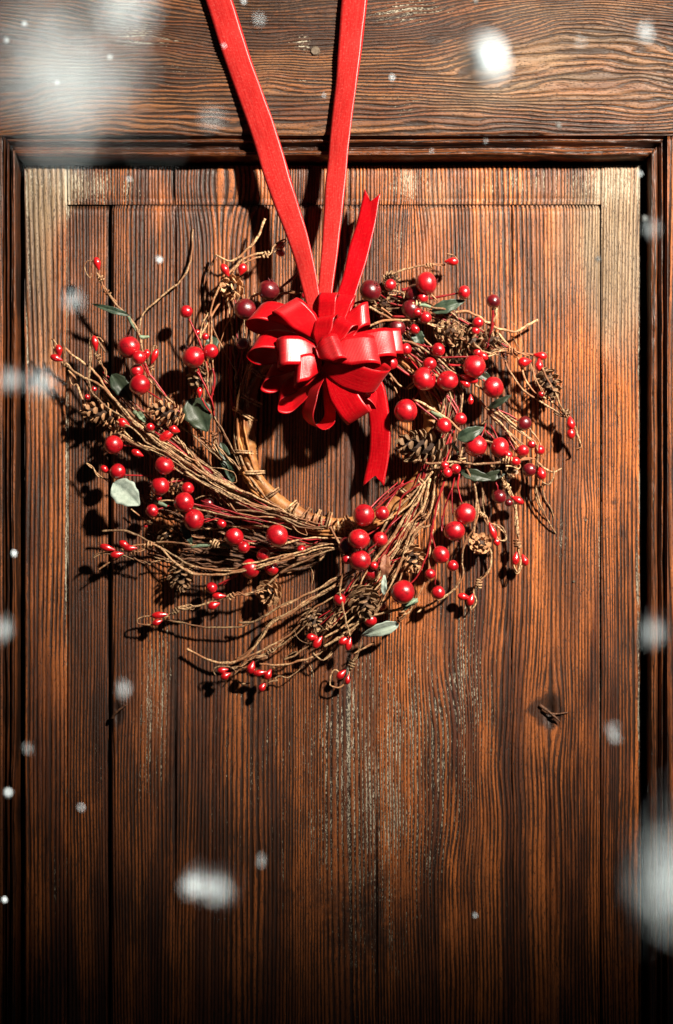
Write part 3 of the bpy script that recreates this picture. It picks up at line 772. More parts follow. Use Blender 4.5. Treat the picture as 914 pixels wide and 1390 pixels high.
T_('J', '530,440 545,520 590,610 605,670', 1.4, 14, 8, taper=.5)
T_('J', '505,310 550,350 600,370 650,345', 2.0, 42, 34)
T_('J', '600,340 600,400 570,445 530,430', 1.6, 38, 38)
T_('J', '190,0 280,90 330,130 400,200', 1.9, 34, 38)
T_('J', '210,-10 320,60 420,130 480,180 505,240', 2.1, 38, 42)
T_('J', '260,-10 350,70 430,140 480,190', 1.8, 42, 42)
T_('J', '455,100 510,180 535,240 542,300', 1.7, 40, 34)
T_('J', '320,150 345,200 380,250', 1.2, 34, 36, mat=REDW)
T_('J', '270,-10 330,20 380,50', 1.3, 36, 36, mat=REDW)
T_('J', '400,290 440,280 490,290', 2.0, 44, 42)
T_('J', '600,-5 640,20 680,30', 1.9, 32, 34)
T_('J', '735,100 760,170 770,210 740,230', 1.7, 32, 26)
T_('J', '0,90 60,135 130,165 230,185', 1.9, 46, 46)
T_('J', '205,690 250,700 300,750 305,790 270,795 245,760', 1.6, 34, 34)
T_('J', '205,830 215,900 200,980 140,1030', 1.9, 24, 12)
# top right
T_('H', '210,155 300,125 390,98 450,92 520,85 570,92', 2.0, 34, 36)
T_('H', '440,100 480,90 520,90 570,88', 1.6, 38, 36, strands=2)
T_('H', '575,20 620,30 650,60', 1.2, 38, 38)
T_('H', '180,255 260,250 310,265 310,300', 2.0, 44, 46)
T_('H', '460,260 490,280 520,310', 1.6, 46, 46)
T_('H', '470,300 560,282 650,265', 1.9, 44, 44, mat=REDW, jit=.1)
T_('H', '300,245 380,228', 2.4, 42, 42, mat=REDW, jit=.1)
T_('H', '90,345 170,390 250,430 360,440 470,455 560,480 620,515 700,570 790,620 900,650', 2.2, 44, 42)
T_('H', '90,470 200,435 290,430 400,440 480,460 540,490', 2.0, 46, 44)
T_('H', '240,410 420,412', 1.7, 46, 48, mat=REDW, jit=.1)
T_('H', '400,335 480,350 560,365 620,395 650,430', 2.2, 48, 46)
T_('H', '630,385 700,380 780,410 830,450 860,440 885,400 885,360', 2.4, 44, 46, taper=1)
T_('E', '430,265 436,290 425,320', 1.6, 46, 46)
T_('E', '420,255 424,320 408,380 400,460', 1.8, 46, 34, mat=REDW, jit=.1)
T_('E', '260,272 320,278 380,310 440,345 520,358 580,330 620,308', 2.4, 42, 26, taper=1)
T_('E', '180,320 260,370 330,410 390,455 440,440 530,450 600,460 665,452', 2.3, 42, 40)
T_('E', '400,470 470,440 540,455 610,465', 1.8, 46, 42, strands=2)
T_('E', '440,360 490,420 540,490 560,560 600,620 680,670 740,725', 2.0, 40, 36)
T_('E', '460,440 490,520 540,600 600,650 700,710 750,740', 2.0, 36, 34)
T_('E', '420,360 440,430 500,460', 1.5, 40, 40)
T_('E', '640,520 680,600 720,680 745,730', 2.1, 50, 38)
T_('E', '590,500 610,570 650,640', 1.7, 44, 44, strands=2)
T_('E', '740,710 755,740', 2.4, 38, 38, strands=2)
T_('E', '785,780 800,820 808,865 795,885', 1.7, 34, 22)
T_('E', '500,310 540,360 555,430 545,440 510,380', 0.7, 20, 20)
T_('H', '300,560 380,580 450,620 520,670 600,740 680,790', 2.2, 50, 46)
T_('H', '540,665 660,660 760,655 830,640', 1.4, 48, 44, mat=REDW, jit=.2)
T_('H', '370,575 430,590 490,600', 1.6, 46, 48, mat=REDW, jit=.2)
T_('H', '590,710 670,715', 1.8, 44, 46, mat=REDW, jit=.1)
T_('H', '865,360 860,460 840,560 820,640', 1.7, 50, 36, mat=REDW, jit=.1)
T_('H', '750,830 800,860 860,910', 2.2, 44, 40)
T_('H', '350,640 420,690 480,700', 1.6, 44, 46, mat=REDW)
T_('H', '220,760 280,830 330,860', 2.2, 42, 40)
T_('H', '230,790 270,880 290,914', 1.5, 36, 36)
T_('H', '120,340 200,370 260,420 330,430', 1.6, 40, 44)
T_('H', '100,360 180,400 200,440', 1.2, 40, 40)
T_('H', '350,520 390,550 430,585', 1.3, 34, 30)
# right bundle: a mass of thin stems flowing from the top of the ring round the right side
for i in range(74):
    k = i / 73.0; o_ = random.uniform(-1, 1)
    x0 = 505 + 30 * random.random(); y0 = 415 + 70 * k
    pts = [(x0, y0), (545 + 10 * o_, y0 + 8 + 12 * random.random()), (585 + 14 * o_, 470 + 55 * k + 8 * random.random()), (612 + 15 * o_, 515 + 45 * k),
           (618 - 30 * k + 12 * o_, 560 + 40 * k), (605 - 30 * k + 10 * o_, 620 + 20 * k), (585 - 22 * k + 12 * o_, 660 + 10 * k)]
    m0 = random.randint(0, 2); m1 = random.randint(5, 7)
    T_('X', pts[m0:m1], random.uniform(0.8, 1.9), random.uniform(18, 38), random.uniform(20, 44), mat=random.choice([None, None, TWIGD, TWIGD, REDW]), jit=.7)
for i in range(40):      # lower right fan
    k = i / 39.0; a = random.uniform(-1, 1)
    pts = [(575 + 30 * k, 600 + 10 * a), (572 + 22 * k, 650), (560 + 20 * k + 5 * a, 690), (535 + 25 * k, 735 + 10 * a), (505 + 30 * k + 10 * a, 775), (470 + 30 * k, 810 + 10 * a), (430 + 40 * k, 840 + 14 * a)]
    T_('X', pts[0:random.randint(4, 7)], random.uniform(0.9, 1.9), random.uniform(26, 40), random.uniform(26, 40), mat=random.choice([None, None, TWIGD, REDW]), jit=.7)
for i in range(46):      # left bundle fillers
    k = i / 45.0; a = random.uniform(-1, 1)
    pts = [(450, 712 + 6 * a), (400, 700 + 14 * k), (345, 678 + 22 * k + 3 * a), (290, 640 + 30 * k + 4 * a), (235, 595 + 30 * k + 4 * a), (185, 550 + 34 * k + 6 * a), (140, 505 + 35 * k + 6 * a)]
    T_('X', pts[0:random.randint(4, 7)], random.uniform(0.8, 1.7), random.uniform(26, 36), random.uniform(22, 40), mat=random.choice([None, None, TWIGD, REDW]), jit=.6)
for i in range(58):      # dark stems added deep under the lower left to darken the shadow there
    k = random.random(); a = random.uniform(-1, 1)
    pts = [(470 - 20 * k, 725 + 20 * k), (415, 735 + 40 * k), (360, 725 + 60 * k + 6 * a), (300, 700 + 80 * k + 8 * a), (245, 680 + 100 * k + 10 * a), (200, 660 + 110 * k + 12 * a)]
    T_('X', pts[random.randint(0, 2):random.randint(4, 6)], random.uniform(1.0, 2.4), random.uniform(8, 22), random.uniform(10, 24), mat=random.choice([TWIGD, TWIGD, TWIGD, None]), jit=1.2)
for i in range(12):      # behind the left of the bow
    a = random.uniform(-1, 1); k = i / 11
    T_('X', [(300 + 50 * k, 400 + 16 * a), (312 + 30 * k, 470), (318 + 14 * k + 5 * a, 540), (330 + 10 * k, 600), (345 + 12 * k, 650)][random.randint(0, 1):], random.uniform(.8, 1.5), 14, 26, mat=random.choice([TWIGD, TWIGD, REDW, None]), jit=.8)
for i in range(10):      # top, behind the bow to the right
    a = random.uniform(-1, 1)
    T_('X', [(450, 430 + 8 * a), (500, 412 + 10 * a), (545, 410 + 14 * a), (590, 425 + 14 * a), (640, 450 + 16 * a), (690, 480 + 16 * a)][random.randint(0, 1):random.randint(4, 6)], random.uniform(1, 2), 30, 40, mat=random.choice([None, TWIGD, REDW]), jit=.8)
T_('Q', '440,580 500,545 620,545 700,540 800,545 860,570 890,580', 1.8, 34, 38)
T_('Q', '620,545 690,530 760,540 840,560', 1.3, 40, 40)
T_('Q', '755,400 735,430 690,470 640,510', 2.6, 40, 34, mat=BERRYD, jit=.1)
# coils of twine on the stems
for c_, x, y, a, r, n_, z in (('A', 235, 235, 60, 3, 2, 44), ('A', 262, 295, 50, 3, 2, 44), ('A', 445, 605, 70, 3, 2, 38), ('M', 130, 250, 50, 3, 2, 38), ('M', 335, 200, 60, 3.4, 2, 40),
        ('B', 430, 608, 20, 4.5, 2, 38), ('B', 705, 602, 40, 4.5, 3, 38), ('B', 375, 640, 10, 3.5, 2, 38), ('T', 300, 720, -25, 3.5, 3, 34), ('T', 590, 645, -30, 3.5, 2, 40), ('N', 480, 265, -35, 4, 2, 40),
        ('N', 600, 465, -60, 4, 3, 28), ('N', 850, 225, -60, 3.5, 2, 32), ('C', 790, 90, 0, 0.1, 1, 30), ('D', 800, 360, 85, 4.5, 3, 32), ('D', 640, 525, 100, 4, 3, 26), ('D', 655, 240, 60, 3.5, 2, 36),
        ('I', 770, 430, 20, 5, 3, 50), ('I', 490, 425, 90, 4.5, 2, 48), ('I', 250, 435, 10, 3.5, 1, 52), ('J', 310, 460, 60, 4, 2, 36), ('J', 380, 810, 90, 4.5, 2, 32), ('E', 745, 715, 50, 4, 2, 36),
        ('H', 470, 95, 0, 3, 3, 36), ('Q', 555, 300, -10, 4, 2, 44), ('E', 500, 445, 10, 4, 3, 44), ('K', 690, 790, 80, 4, 2, 44), ('K', 810, 250, 70, 3.5, 2, 46), ('L', 600, 505, 70, 3.5, 2, 36), ('H', 390, 330, 20, 4, 2, 50), ('N', 180, 395, -20, 3, 2, 32)):
    X_, Y_ = cpt(c_, x, y); wrap(X_, Y_, a, r, n_, z, length=5 + 2 * n_, tr=1.25)
# green tape on some joints
T_('A', '350,395 365,430 385,460', 2.4, 44, 40, mat=GREEN, name='green_tape')
T_('T', '380,390 440,385 490,380', 2.6, 36, 38, mat=GREEN, name='green_tape')
T_('T', '540,375 570,385 575,400', 2.6, 38, 38, mat=GREEN, name='green_tape')
T_('T', '190,155 230,170 255,180', 3.2, 34, 36, mat=GREEN, name='green_tape')
T_('I', '300,125 330,150 370,165', 3.6, 46, 50, mat=GREEN, name='green_tape')
T_('I', '430,325 445,350 465,385', 3.0, 40, 42, mat=GREEN, name='green_tape')
T_('H', '390,330 430,340 480,350', 3.0, 50, 48, mat=GREEN, name='green_tape')
T_('M', '555,540 590,570 620,590', 3.4, 34, 34, mat=GREEN, name='green_tape')
T_('A', '395,478 415,482 435,478', 3.0, 40, 40, mat=GREEN, name='green_tape')
T_('K', '700,780 730,750 780,730', 3.2, 46, 46, mat=GREEN, name='green_tape')
T_('T', '330,300 365,340 380,385', 2.6, 30, 36, mat=GREEN, name='green_tape')

# ------------------------------------------------------------------ berries
def sphere_me(name, kind):
    bm = bmesh.new(); bmesh.ops.create_uvsphere(bm, u_segments=28, v_segments=18, radius=1)
    for v in bm.verts:
        c = v.co
        if kind == 'berry':
            k = 1 + 0.02 * math.sin(3 * c.x + 2 * c.y) + 0.015 * math.sin(5 * c.z + c.x * 2)
            v.co = Vector((c.x * k, c.y * k, c.z * 0.95 * k)); 
            if c.z > 0.9: v.co.z -= (c.z - 0.9) * 0.8
        else:      # teardrop bud, point at +z
            t = (c.z + 1) / 2; f = (1 - t) ** 0.35 * (0.62 + 0.38 * (1 - t)) if t < 1 else 0
            rr = math.sqrt(max(0, 1 - c.z * c.z)); m_ = rr * (1 - 0.55 * max(0, c.z) ** 1.1)
            if rr > 1e-6: v.co.x = c.x / rr * m_; v.co.y = c.y / rr * m_
            v.co.z = c.z * 1.25 if c.z > 0 else c.z
    me = bpy.data.meshes.new(name); bm.to_mesh(me); bm.free()
    me.polygons.foreach_set('use_smooth', [True] * len(me.polygons))
    return me
def calyx_me():
    V, F = [], []
    for k in range(6):
        a = k * math.pi / 3 + random.uniform(-.15, .15); b_ = len(V)
        def q(r, an, z): return Vector((r * math.cos(an), r * math.sin(an), z))
        V += [q(.16, a - .5, .88), q(.18, a + .5, .88), q(.34, a, 1.12 + random.uniform(-.06, .06)), q(.10, a, .98), q(.2, a, .86)]
        F += [(b_, b_ + 1, b_ + 2), (b_ + 1, b_ + 3, b_ + 2), (b_ + 3, b_, b_ + 2), (b_, b_ + 4, b_ + 1)]
    return mesh_from('calyx', V, F, False)
me_berry = sphere_me('berry', 'berry'); me_berry.materials.append(BERRY)
me_berryd = sphere_me('dark_berry', 'berry'); me_berryd.materials.append(BERRYD)
me_bud = sphere_me('bud', 'bud'); me_bud.materials.append(BUD)
CAL = bark('dried_calyx', (0.05, 0.008, 0.008), (0.2, 0.02, 0.02), (0.09, 0.02, 0.015))
me_cal = calyx_me(); me_cal.materials.append(CAL)
ID3 = Vector((0, 0, 1))
def berry(x, y, r, z, cal=None, dark=False, stem=None):
    me = me_berryd if dark else me_berry
    o = bpy.data.objects.new('berry', me); C.objects.link(o); wp(o)
    d = Vector((random.uniform(-1, 1), random.uniform(.2, 1), random.uniform(-1, 1)))
    if cal is not None:
        a = math.radians(cal[0]); d = Vector((math.cos(a), -cal[1], math.sin(a)))
    q = d.normalized().to_track_quat('Z', 'Y')
    r2 = r * random.uniform(.97, 1.03)
    loc = P(x, y, z)
    o.matrix_world = Matrix.Translation(loc) @ q.to_matrix().to_4x4() @ Matrix.Diagonal((r2 * S, r2 * S * random.uniform(.95, 1.03), r2 * S * random.uniform(.92, 1.05), 1))
    o.location = loc; o.rotation_mode = 'QUATERNION'; o.rotation_quaternion = q; o.scale = (r2 * S, r2 * S * random.uniform(.95, 1.02), r2 * S * random.uniform(.93, 1.04))
    if r > 11 or cal is not None:
        c = bpy.data.objects.new('calyx', me_cal); C.objects.link(c); c.parent = o
    if dark and cal is None: o['label'] = 'dark wine-red berry'
    # stem
    if stem != 0:
        if stem is None:
            # run back along the flow of the wreath towards the ring
            ax, ay = x - 460, y - 583; l = math.hypot(ax, ay); ux, uy = ax / l, ay / l
            # swirl: stems trail anticlockwise on screen
            dx, dy = -ux * 0.7 - uy * -0.55, -uy * 0.7 + -ux * 0.55
            L_ = random.uniform(28, 48); ex, ey = x + dx * L_, y + dy * L_
        else: ex, ey = stem
        twig('X', [(x, y, z - r * .3), ((x + ex) / 2 + random.uniform(-2, 2), (y + ey) / 2 + random.uniform(-2, 2), (z + 30) / 2), (ex, ey, 28)], 1.15, mat=REDW, name='berry_stem', jit=.15, sides=5)
def bud(x, y, r, ang, z=36, ln=1.35, nd=0.0):
    """ang: screen direction (deg, counter-clockwise from right) in which the bud's stalk end points."""
    o = bpy.data.objects.new('bud', me_bud); C.objects.link(o); wp(o)
    a = math.radians(ang); d = Vector((math.cos(a), nd, math.sin(a))).normalized()
    o.location = P(x, y, z); o.rotation_mode = 'QUATERNION'; o.rotation_quaternion = d.to_track_quat('Z', 'Y'); o.scale = (r * S, r * S, r * ln * S)

for (x, y, r, z, cal, dark, stem) in (
    (175, 471, 14.8, 46, (95, .3), 0, (199, 500)), (189, 485, 9.8, 56, None, 0, (205, 520)), (186, 504, 9, 46, None, 0, 0), (190, 522.5, 14, 56, None, 0, (222, 545)),
    (253, 423, 9, 48, None, 0, 0), (262.5, 485, 15.5, 52, (125, .3), 0, (285, 540)), (286, 477, 10.5, 42, None, 0, 0), (279, 457, 5, 44, None, 0, 0), (268, 451, 4, 36, None, 0, 0),
    (333, 420, 14.8, 44, None, 1, (350, 455)), (330, 467, 9, 40, None, 1, (322, 510)), (364.7, 394, 14.6, 46, (75, .3), 1, (340, 405)), (414, 359, 9.2, 60, None, 1, 0),
    (414, 390, 6, 54, None, 0, 0), (414, 401, 5, 52, None, 0, 0),
    (154, 604, 13, 46, (-60, -.2), 0, 0), (204, 580, 6.2, 46, None, 0, 0), (223, 632, 13, 54, (70, .4), 0, (250, 640)), (160, 640, 11, 44, None, 0, 0), (118.6, 539, 4, 44, None, 0, 0), (128, 528, 4, 38, None, 0, 0),
    (217, 660, 13.8, 46, (165, .5), 0, (250, 650)), (255, 663, 8.7, 44, None, 0, 0), (250, 682, 13.8, 60, None, 0, (300, 694)), (263, 706, 14.4, 52, (165, .1), 0, (295, 700)), (206.7, 693.6, 9, 44, None, 0, (230, 686)), (216, 676, 4, 44, None, 0, 0),
    (301, 711, 7, 40, (60, .1), 0, 0), (318, 729, 13, 44, None, 0, (350, 736)), (331, 743, 8.6, 54, None, 0, (362, 745)), (357.5, 753, 9.6, 40, None, 0, (390, 745)), (376, 727.5, 15, 56, (215, .6), 0, (420, 738)),
    (340, 772, 13, 34, None, 0, (375, 765)), (369, 772, 9.6, 30, None, 0, 0), (287.4, 798, 7.8, 38, None, 0, 0), (283, 684, 9, 26, None, 1, 0), (197.6, 713.5, 3, 30, None, 0, 0),
    (461, 814, 9, 44, None, 0, (478, 790)), (409, 746, 6, 34, None, 0, (440, 730)), (494, 699.5, 14.8, 64, None, 0, (540, 655)), (519, 697, 9.6, 60, None, 0, (548, 652)), (487, 732, 15.2, 66, (-95, .2), 0, (520, 712)),
    (489, 761, 14.8, 62, (-80, .2), 0, (520, 735)), (471.5, 759, 7.2, 54, None, 0, 0), (471, 741, 12, 46, None, 1, 0), (516.5, 732, 10.4, 46, None, 0, (545, 700)), (504, 777, 11, 40, None, 0, 0), (508, 768, 6, 52, None, 0, 0),
    (547, 804, 15.8, 56, (-125, .3), 0, 0), (503, 842, 9, 38, None, 0, 0), (518, 822, 7, 36, None, 0, 0), (584, 779, 7, 44, None, 0, (582, 740)), (595, 804.5, 9.6, 46, None, 0, 0), (615, 768, 8, 44, None, 0, 0),
    (598.5, 753, 12.6, 44, None, 0, (600, 700)), (617, 721, 14.2, 54, (-80, .1), 0, 0), (632, 698, 14.4, 50, None, 0, 0), (678, 674.4, 9.6, 38, None, 1, 0), (691, 682.5, 5.6, 34, None, 1, 0),
    (607.5, 641.6, 7, 58, None, 0, (603, 625)), (604, 632, 6, 56, None, 0, 0), (619, 636.5, 7, 54, None, 0, 0),
    (551, 558, 15.4, 60, None, 0, (575, 520)), (602.5, 578, 10.6, 58, None, 0, 0), (625, 569, 9.2, 42, None, 0, 0), (646, 605.5, 15, 48, (-75, .3), 0, (660, 575)), (678.6, 607.7, 14, 42, (0, .2), 0, (665, 575)), (690, 618, 6, 48, None, 0, 0),
    (710, 612, 8.2, 44, None, 0, 0), (712, 575, 10.2, 40, None, 1, 0), (718.5, 637.7, 9.6, 38, None, 1, 0), (732.6, 611, 7.2, 36, None, 0, 0), (697.6, 625.6, 5, 50, None, 0, 0), (722, 603, 6, 38, None, 0, 0),
    (579, 385, 15, 52, (10, .1), 0, 0), (563, 398, 13.5, 38, None, 1, 0), (558, 420, 13, 44, None, 1, 0), (574, 404, 7.5, 50, None, 0, 0), (566.6, 424, 6, 52, None, 0, 0), (630, 397, 9.2, 48, (-5, .1), 0, 0), (670, 409, 9.6, 52, None, 1, 0),
    (578, 431, 8, 54, None, 0, 0), (595, 475, 9.6, 50, None, 0, 0), (649, 438, 7.4, 50, None, 0, 0), (645.6, 449, 6, 48, None, 0, 0), (644, 498, 15, 56, (-20, .2), 0, (610, 495)), (576, 514.6, 16.6, 62, (35, .7), 0, (550, 480)),
    (608, 517, 14.6, 60, None, 0, (580, 495)), (583.5, 494, 9.2, 56, None, 0, 0), (670, 526, 15, 50, None, 0, (640, 500)), (649, 479, 7, 40, None, 0, 0), (563, 447, 7.2, 44, None, 0, 0), (551, 474, 8, 50, None, 0, 0),
    (539, 445, 12, 36, None, 1, 0), (531, 493, 9, 46, None, 0, (550, 480)), (503, 394.7, 15, 54, (45, .7), 1, (530, 410)), (530, 387, 8.5, 46, None, 0, 0), (735, 535, 5, 40, None, 0, 0)):
    berry(x, y, r, z, cal, dark, stem)
for (x, y, r, a, z, ln) in (
    (132, 357, 5.2, -75, 46, 1.6), (129, 465, 5, -80, 44, 1.9), (80, 475, 5.2, -80, 40, 1.4), (76, 486, 5, -20, 40, 1.6), (199.5, 480, 5, -90, 46, 1.2), (210, 483, 4.6, -110, 44, 2.1),
    (167, 574, 6.4, -25, 46, 1.3), (186, 615, 5, -25, 38, 1.6), (227, 591, 6.6, 35, 40, 2.0), (236, 583, 6, -20, 42, 1.2), (142, 637, 5, -40, 34, 1.3), (271, 532, 4, -90, 50, 1.6),
    (305.6, 366, 5.4, -60, 46, 1.6), (329, 365, 6.4, -110, 46, 1.2), (381, 333, 5.4, 200, 40, 1.2), (381, 343, 5.2, 160, 42, 1.2),
    (145, 743.5, 5, -15, 38, 2), (169, 739, 5, -30, 38, 1.6), (176.5, 744, 4.5, 0, 40, 1.8), (158, 753, 5.2, 10, 40, 1.6), (296.6, 809, 4.8, 0, 38, 1.8), (289.5, 822, 5.6, 20, 38, 1.4),
    (216, 835, 5, 5, 34, 2.0), (213, 845, 4.4, 20, 34, 1.5), (302, 910, 4.6, 10, 36, 1.5), (306, 917.6, 5.2, 30, 38, 1.3), (341, 907, 6, 70, 40, 1.4), (352, 913.6, 4.6, 10, 38, 1.8), (364, 916, 5.4, 60, 38, 1.3), (356, 933, 5, 60, 32, 1.3),
    (423, 865, 5.4, 0, 42, 1.3), (431, 872.6, 5.6, 55, 44, 1.6), (466, 870, 5.4, 40, 44, 1.4), (473.6, 875, 4.6, 75, 42, 1.8), (463, 916, 5.4, 45, 30, 1.4), (472, 923, 3.8, 80, 30, 1.6),
    (703, 679, 5.2, 150, 34, 1.7), (629, 810, 5.2, -10, 28, 1.5), (639, 815, 5.4, 70, 30, 1.5), (669, 722, 5, 110, 36, 2.2), (674, 735, 4.6, 110, 32, 1.4), (700, 759, 5.4, 80, 32, 1.6), (712, 761, 5.4, 110, 32, 1.4),
    (735, 643, 6.6, 100, 38, 1.3), (775, 575, 6, 100, 34, 1.4), (775, 588, 6, 90, 32, 1.3), (639, 543, 4, 90, 42, 1.6), (699, 626, 6.4, 160, 50, 1.2), (614, 355, 5.6, 180, 40, 1.5),
    (711.5, 491.6, 7, 10, 44, 1.2), (734.5, 483, 5.6, 170, 44, 1.5), (732, 496, 5.6, 90, 46, 1.4), (638, 514, 6, 160, 50, 1.9), (632, 521, 5, 150, 50, 1.4), (655, 483, 5.4, 150, 44, 1.6)):
    bud(x, y, r, a, z, ln)

# ------------------------------------------------------------------ pine cones
def scale_me(name, mat, w_=0.8, th=0.14):
    # woody scale: narrow root at origin, fans out along +x, lip curls to +z
    rows = [(0, .14, 0), (.35, .3, .02), (.7, .5, .08), (.95, .5, .2), (1.12, .26, .36)]
    V, F = [], []
    for (x, hw, z) in rows:
        for k, yy in enumerate((-1, -.5, 0, .5, 1)):
            V.append(Vector((x - .1 * yy * yy * (x > .6), yy * hw * w_ * 1.5, z + .07 * (1 - yy * yy))))
    for (x, hw, z) in rows:
        for yy in (-1, -.5, 0, .5, 1):
            V.append(Vector((x - .04 - .1 * yy * yy * (x > .6), yy * hw * w_ * 1.42, z - th * (1 if x > .2 else .4))))
    n = len(rows)
    for i in range(n - 1):
        for k in range(4):
            a = i * 5 + k; F.append((a, a + 5, a + 6, a + 1)); b_ = a + n * 5; F.append((b_, b_ + 1, b_ + 6, b_ + 5))
    for k in range(4):
        a = (n - 1) * 5 + k; F.append((a, a + n * 5, a + n * 5 + 1, a + 1))
    for i in range(n - 1):
        a = i * 5; F.append((a, a + n * 5, a + n * 5 + 5, a + 5)); a += 4; F.append((a, a + 5, a + n * 5 + 5, a + n * 5))
    me = mesh_from(name, V, F, False); me.materials.append(mat); return me
me_sc = scale_me('scale', CONEM); me_scd = scale_me('scale', CONED)
def core_me():
    bm = bmesh.new(); bmesh.ops.create_uvsphere(bm, u_segments=10, v_segments=8, radius=1)
    me = bpy.data.meshes.new('pine_cone'); bm.to_mesh(me); bm.free(); me.materials.append(CORE); return me
me_core = core_me()
def cone(x, y, z, R, L, ang, toward, n=34, dark=False, separate=False, openness=0.5):
    """axis points from stalk to tip; ang screen degrees, toward = how much the tip faces the viewer."""
    a = math.radians(ang); ax = Vector((math.cos(a), -toward, math.sin(a))).normalized()
    q = ax.to_track_quat('Z', 'Y'); M0 = Matrix.Translation(P(x, y, z)) @ q.to_matrix().to_4x4()
    msc = me_scd if dark else me_sc
    mats = []
    for i in range(n):
        t = (i + .5) / n; th = i * 2.39996
        prof = math.sin(math.pi * (0.12 + 0.8 * t)) ** 0.7
        rad = R * prof; h = (t - .5) * L
        elev = math.radians(-35 + 95 * t) * (1 - openness * .4)
        sz = R * (0.62 - 0.28 * t) * random.uniform(.88, 1.12)
        base = Vector((math.cos(th), math.sin(th), 0)) * max(0, rad - sz * .95) * 1 + Vector((0, 0, h))
        rot = Matrix.Rotation(th, 4, 'Z') @ Matrix.Rotation(-elev, 4, 'Y') @ Matrix.Rotation(random.uniform(-.15, .15), 4, 'X')
        mats.append(M0 @ Matrix.Translation(base * S) @ rot @ Matrix.Diagonal((sz * S * 1.15, sz * S, sz * S, 1)))
    o = bpy.data.objects.new('pine_cone', me_core); C.objects.link(o)
    core = M0 @ Matrix.Diagonal((R * .5 * S, R * .5 * S, L * .5 * S, 1))
    if separate:
        wp(o); loc, rq, s3 = core.decompose(); o.location = loc; o.rotation_mode = 'QUATERNION'; o.rotation_quaternion = rq; o.scale = s3
        ci = core.inverted()
        for m_ in mats:
            s_ = bpy.data.objects.new('scale', msc); C.objects.link(s_); s_.parent = o; s_.matrix_parent_inverse = ci @ m_
    else:
        V, F = [], []
        for v in me_core.vertices: V.append(core @ v.co)
        F += [tuple(p.vertices) for p in me_core.polygons]; nc = len(F)
        for m_ in mats:
            b_ = len(V); V += [m_ @ v.co for v in msc.vertices]; F += [tuple(b_ + i for i in p.vertices) for p in msc.polygons]
        me = mesh_from('pine_cone', V, F, False); me.materials.append(CORE); me.materials.append(CONED if dark else CONEM)
        me.polygons.foreach_set('material_index', [0] * nc + [1] * (len(F) - nc))
        o.data = me; wp(o)
for args in (
    (226, 561, 42, 19, 42, 160, .25, 34, False, True), (137, 562, 34, 18, 50, 165, .2, 34, False, True), (245, 783, 30, 19, 34, -75, .5, 34, True, True),
    (366, 804, 34, 19, 22, 200, 1.6, 34, False, True), (494, 817, 44, 23, 38, -75, .9, 38, True, True), (559, 758, 40, 20, 34, -70, .7, 34, False, True),
    (572, 607, 44, 25, 62, 170, .35, 44, True, True), (745, 521, 32, 18, 42, -70, .4, 34, True, True),
    (315, 390, 36, 19, 22, 200, 1.2, 26, False, False), (270, 513, 30, 17, 28, -120, .4, 26, True, False), (423, 842, 34, 16, 30, -60, .3, 28, True, False),
    (652, 738, 34, 16, 16, 90, 2.5, 26, False, False), (608, 452, 38, 20, 28, 20, .8, 30, True, False), (636, 462, 34, 22, 34, -20, .5, 30, True, False), (664, 463, 34, 18, 30, 10, .6, 30, True, False),
    (620, 486, 30, 16, 26, 10, .4, 24, True, False), (684, 636, 34, 16, 34, -10, .3, 28, True, False), (532, 379, 34, 13, 16, 60, .8, 24, True, False), (238, 660, 34, 12, 20, 0, .7, 20, False, False),
    (520, 414, 34, 14, 22, 60, .6, 22, True, False), (228, 728, 22, 15, 30, -60, .3, 24, True, False), (272, 500, 32, 13, 20, 30, .5, 20, False, False), (160, 590, 34, 12, 20, -30, .5, 20, False, False)):
    a_ = list(args); a_[3] *= .88; a_[4] *= .88; cone(*a_)

# ------------------------------------------------------------------ leaves
def leaf(outl, z0, mat, bend=5, veins=True, tilt=(0, 0)):
    """outl: base point, tip point, half width (px): an ovate leaf with a folded midrib and a wavy edge."""
    (bx, by), (tx, ty), hw = outl
    L_ = math.hypot(tx - bx, ty - by); ux, uy = (tx - bx) / L_, (ty - by) / L_; nx, ny = -uy, ux
    nu, nv = 18, 8; V, F = [], []
    ph = random.uniform(0, 6)
    for side in (0, 1):
        for i in range(nu + 1):
            t = i / nu; w_ = hw * (math.sin(math.pi * t ** 0.75) ** 0.8 if 0 < t < 1 else 0.02)
            for j in range(-nv // 2, nv // 2 + 1):
                s_ = j / (nv / 2); ww = w_ * (1 + .06 * math.sin(t * 23 + ph))
                z = z0 + bend * math.sin(math.pi * t) + abs(s_) * w_ * .28 + .9 * math.sin(t * 17 + ph + s_ * 2) * abs(s_) + tilt[0] * (t - .5) + tilt[1] * s_
                if veins: z += -1.4 * math.exp(-(s_ / .12) ** 2) - .8 * max(0, math.sin((t * 9 - abs(s_) * 1.6) * 2 * math.pi)) ** 6
                z -= side * 0.9
                V.append(P(bx + ux * L_ * t + nx * ww * s_, by + uy * L_ * t + ny * ww * s_, z))
    k = nv + 1; off = (nu + 1) * k
    for i in range(nu):
        for j in range(nv):
            a = i * k + j; F.append((a, a + 1, a + k + 1, a + k)); F.append((off + a, off + a + k, off + a + k + 1, off + a + 1))
        a = i * k; F.append((a, a + k, off + a + k, off + a)); a += nv; F.append((a, off + a, off + a + k, a + k))
    return wp(link_mesh('leaf', mesh_from('leaf', V, F), mat))
leaf(((154, 655), (190, 686), 18), 46, PALE)
leaf(((542, 847), (490, 863), 9), 40, PALE, tilt=(-6, 4))
leaf(((258, 541), (282, 586), 19), 34, DGREEN)
leaf(((152, 508), (180, 545), 12), 34, DGREEN)
leaf(((176, 428), (124, 412), 4.5), 44, DGREEN)
leaf(((586, 422), (632, 408), 9), 42, DGREEN)
leaf(((621, 596), (658, 580), 9.5), 54, DGREEN)
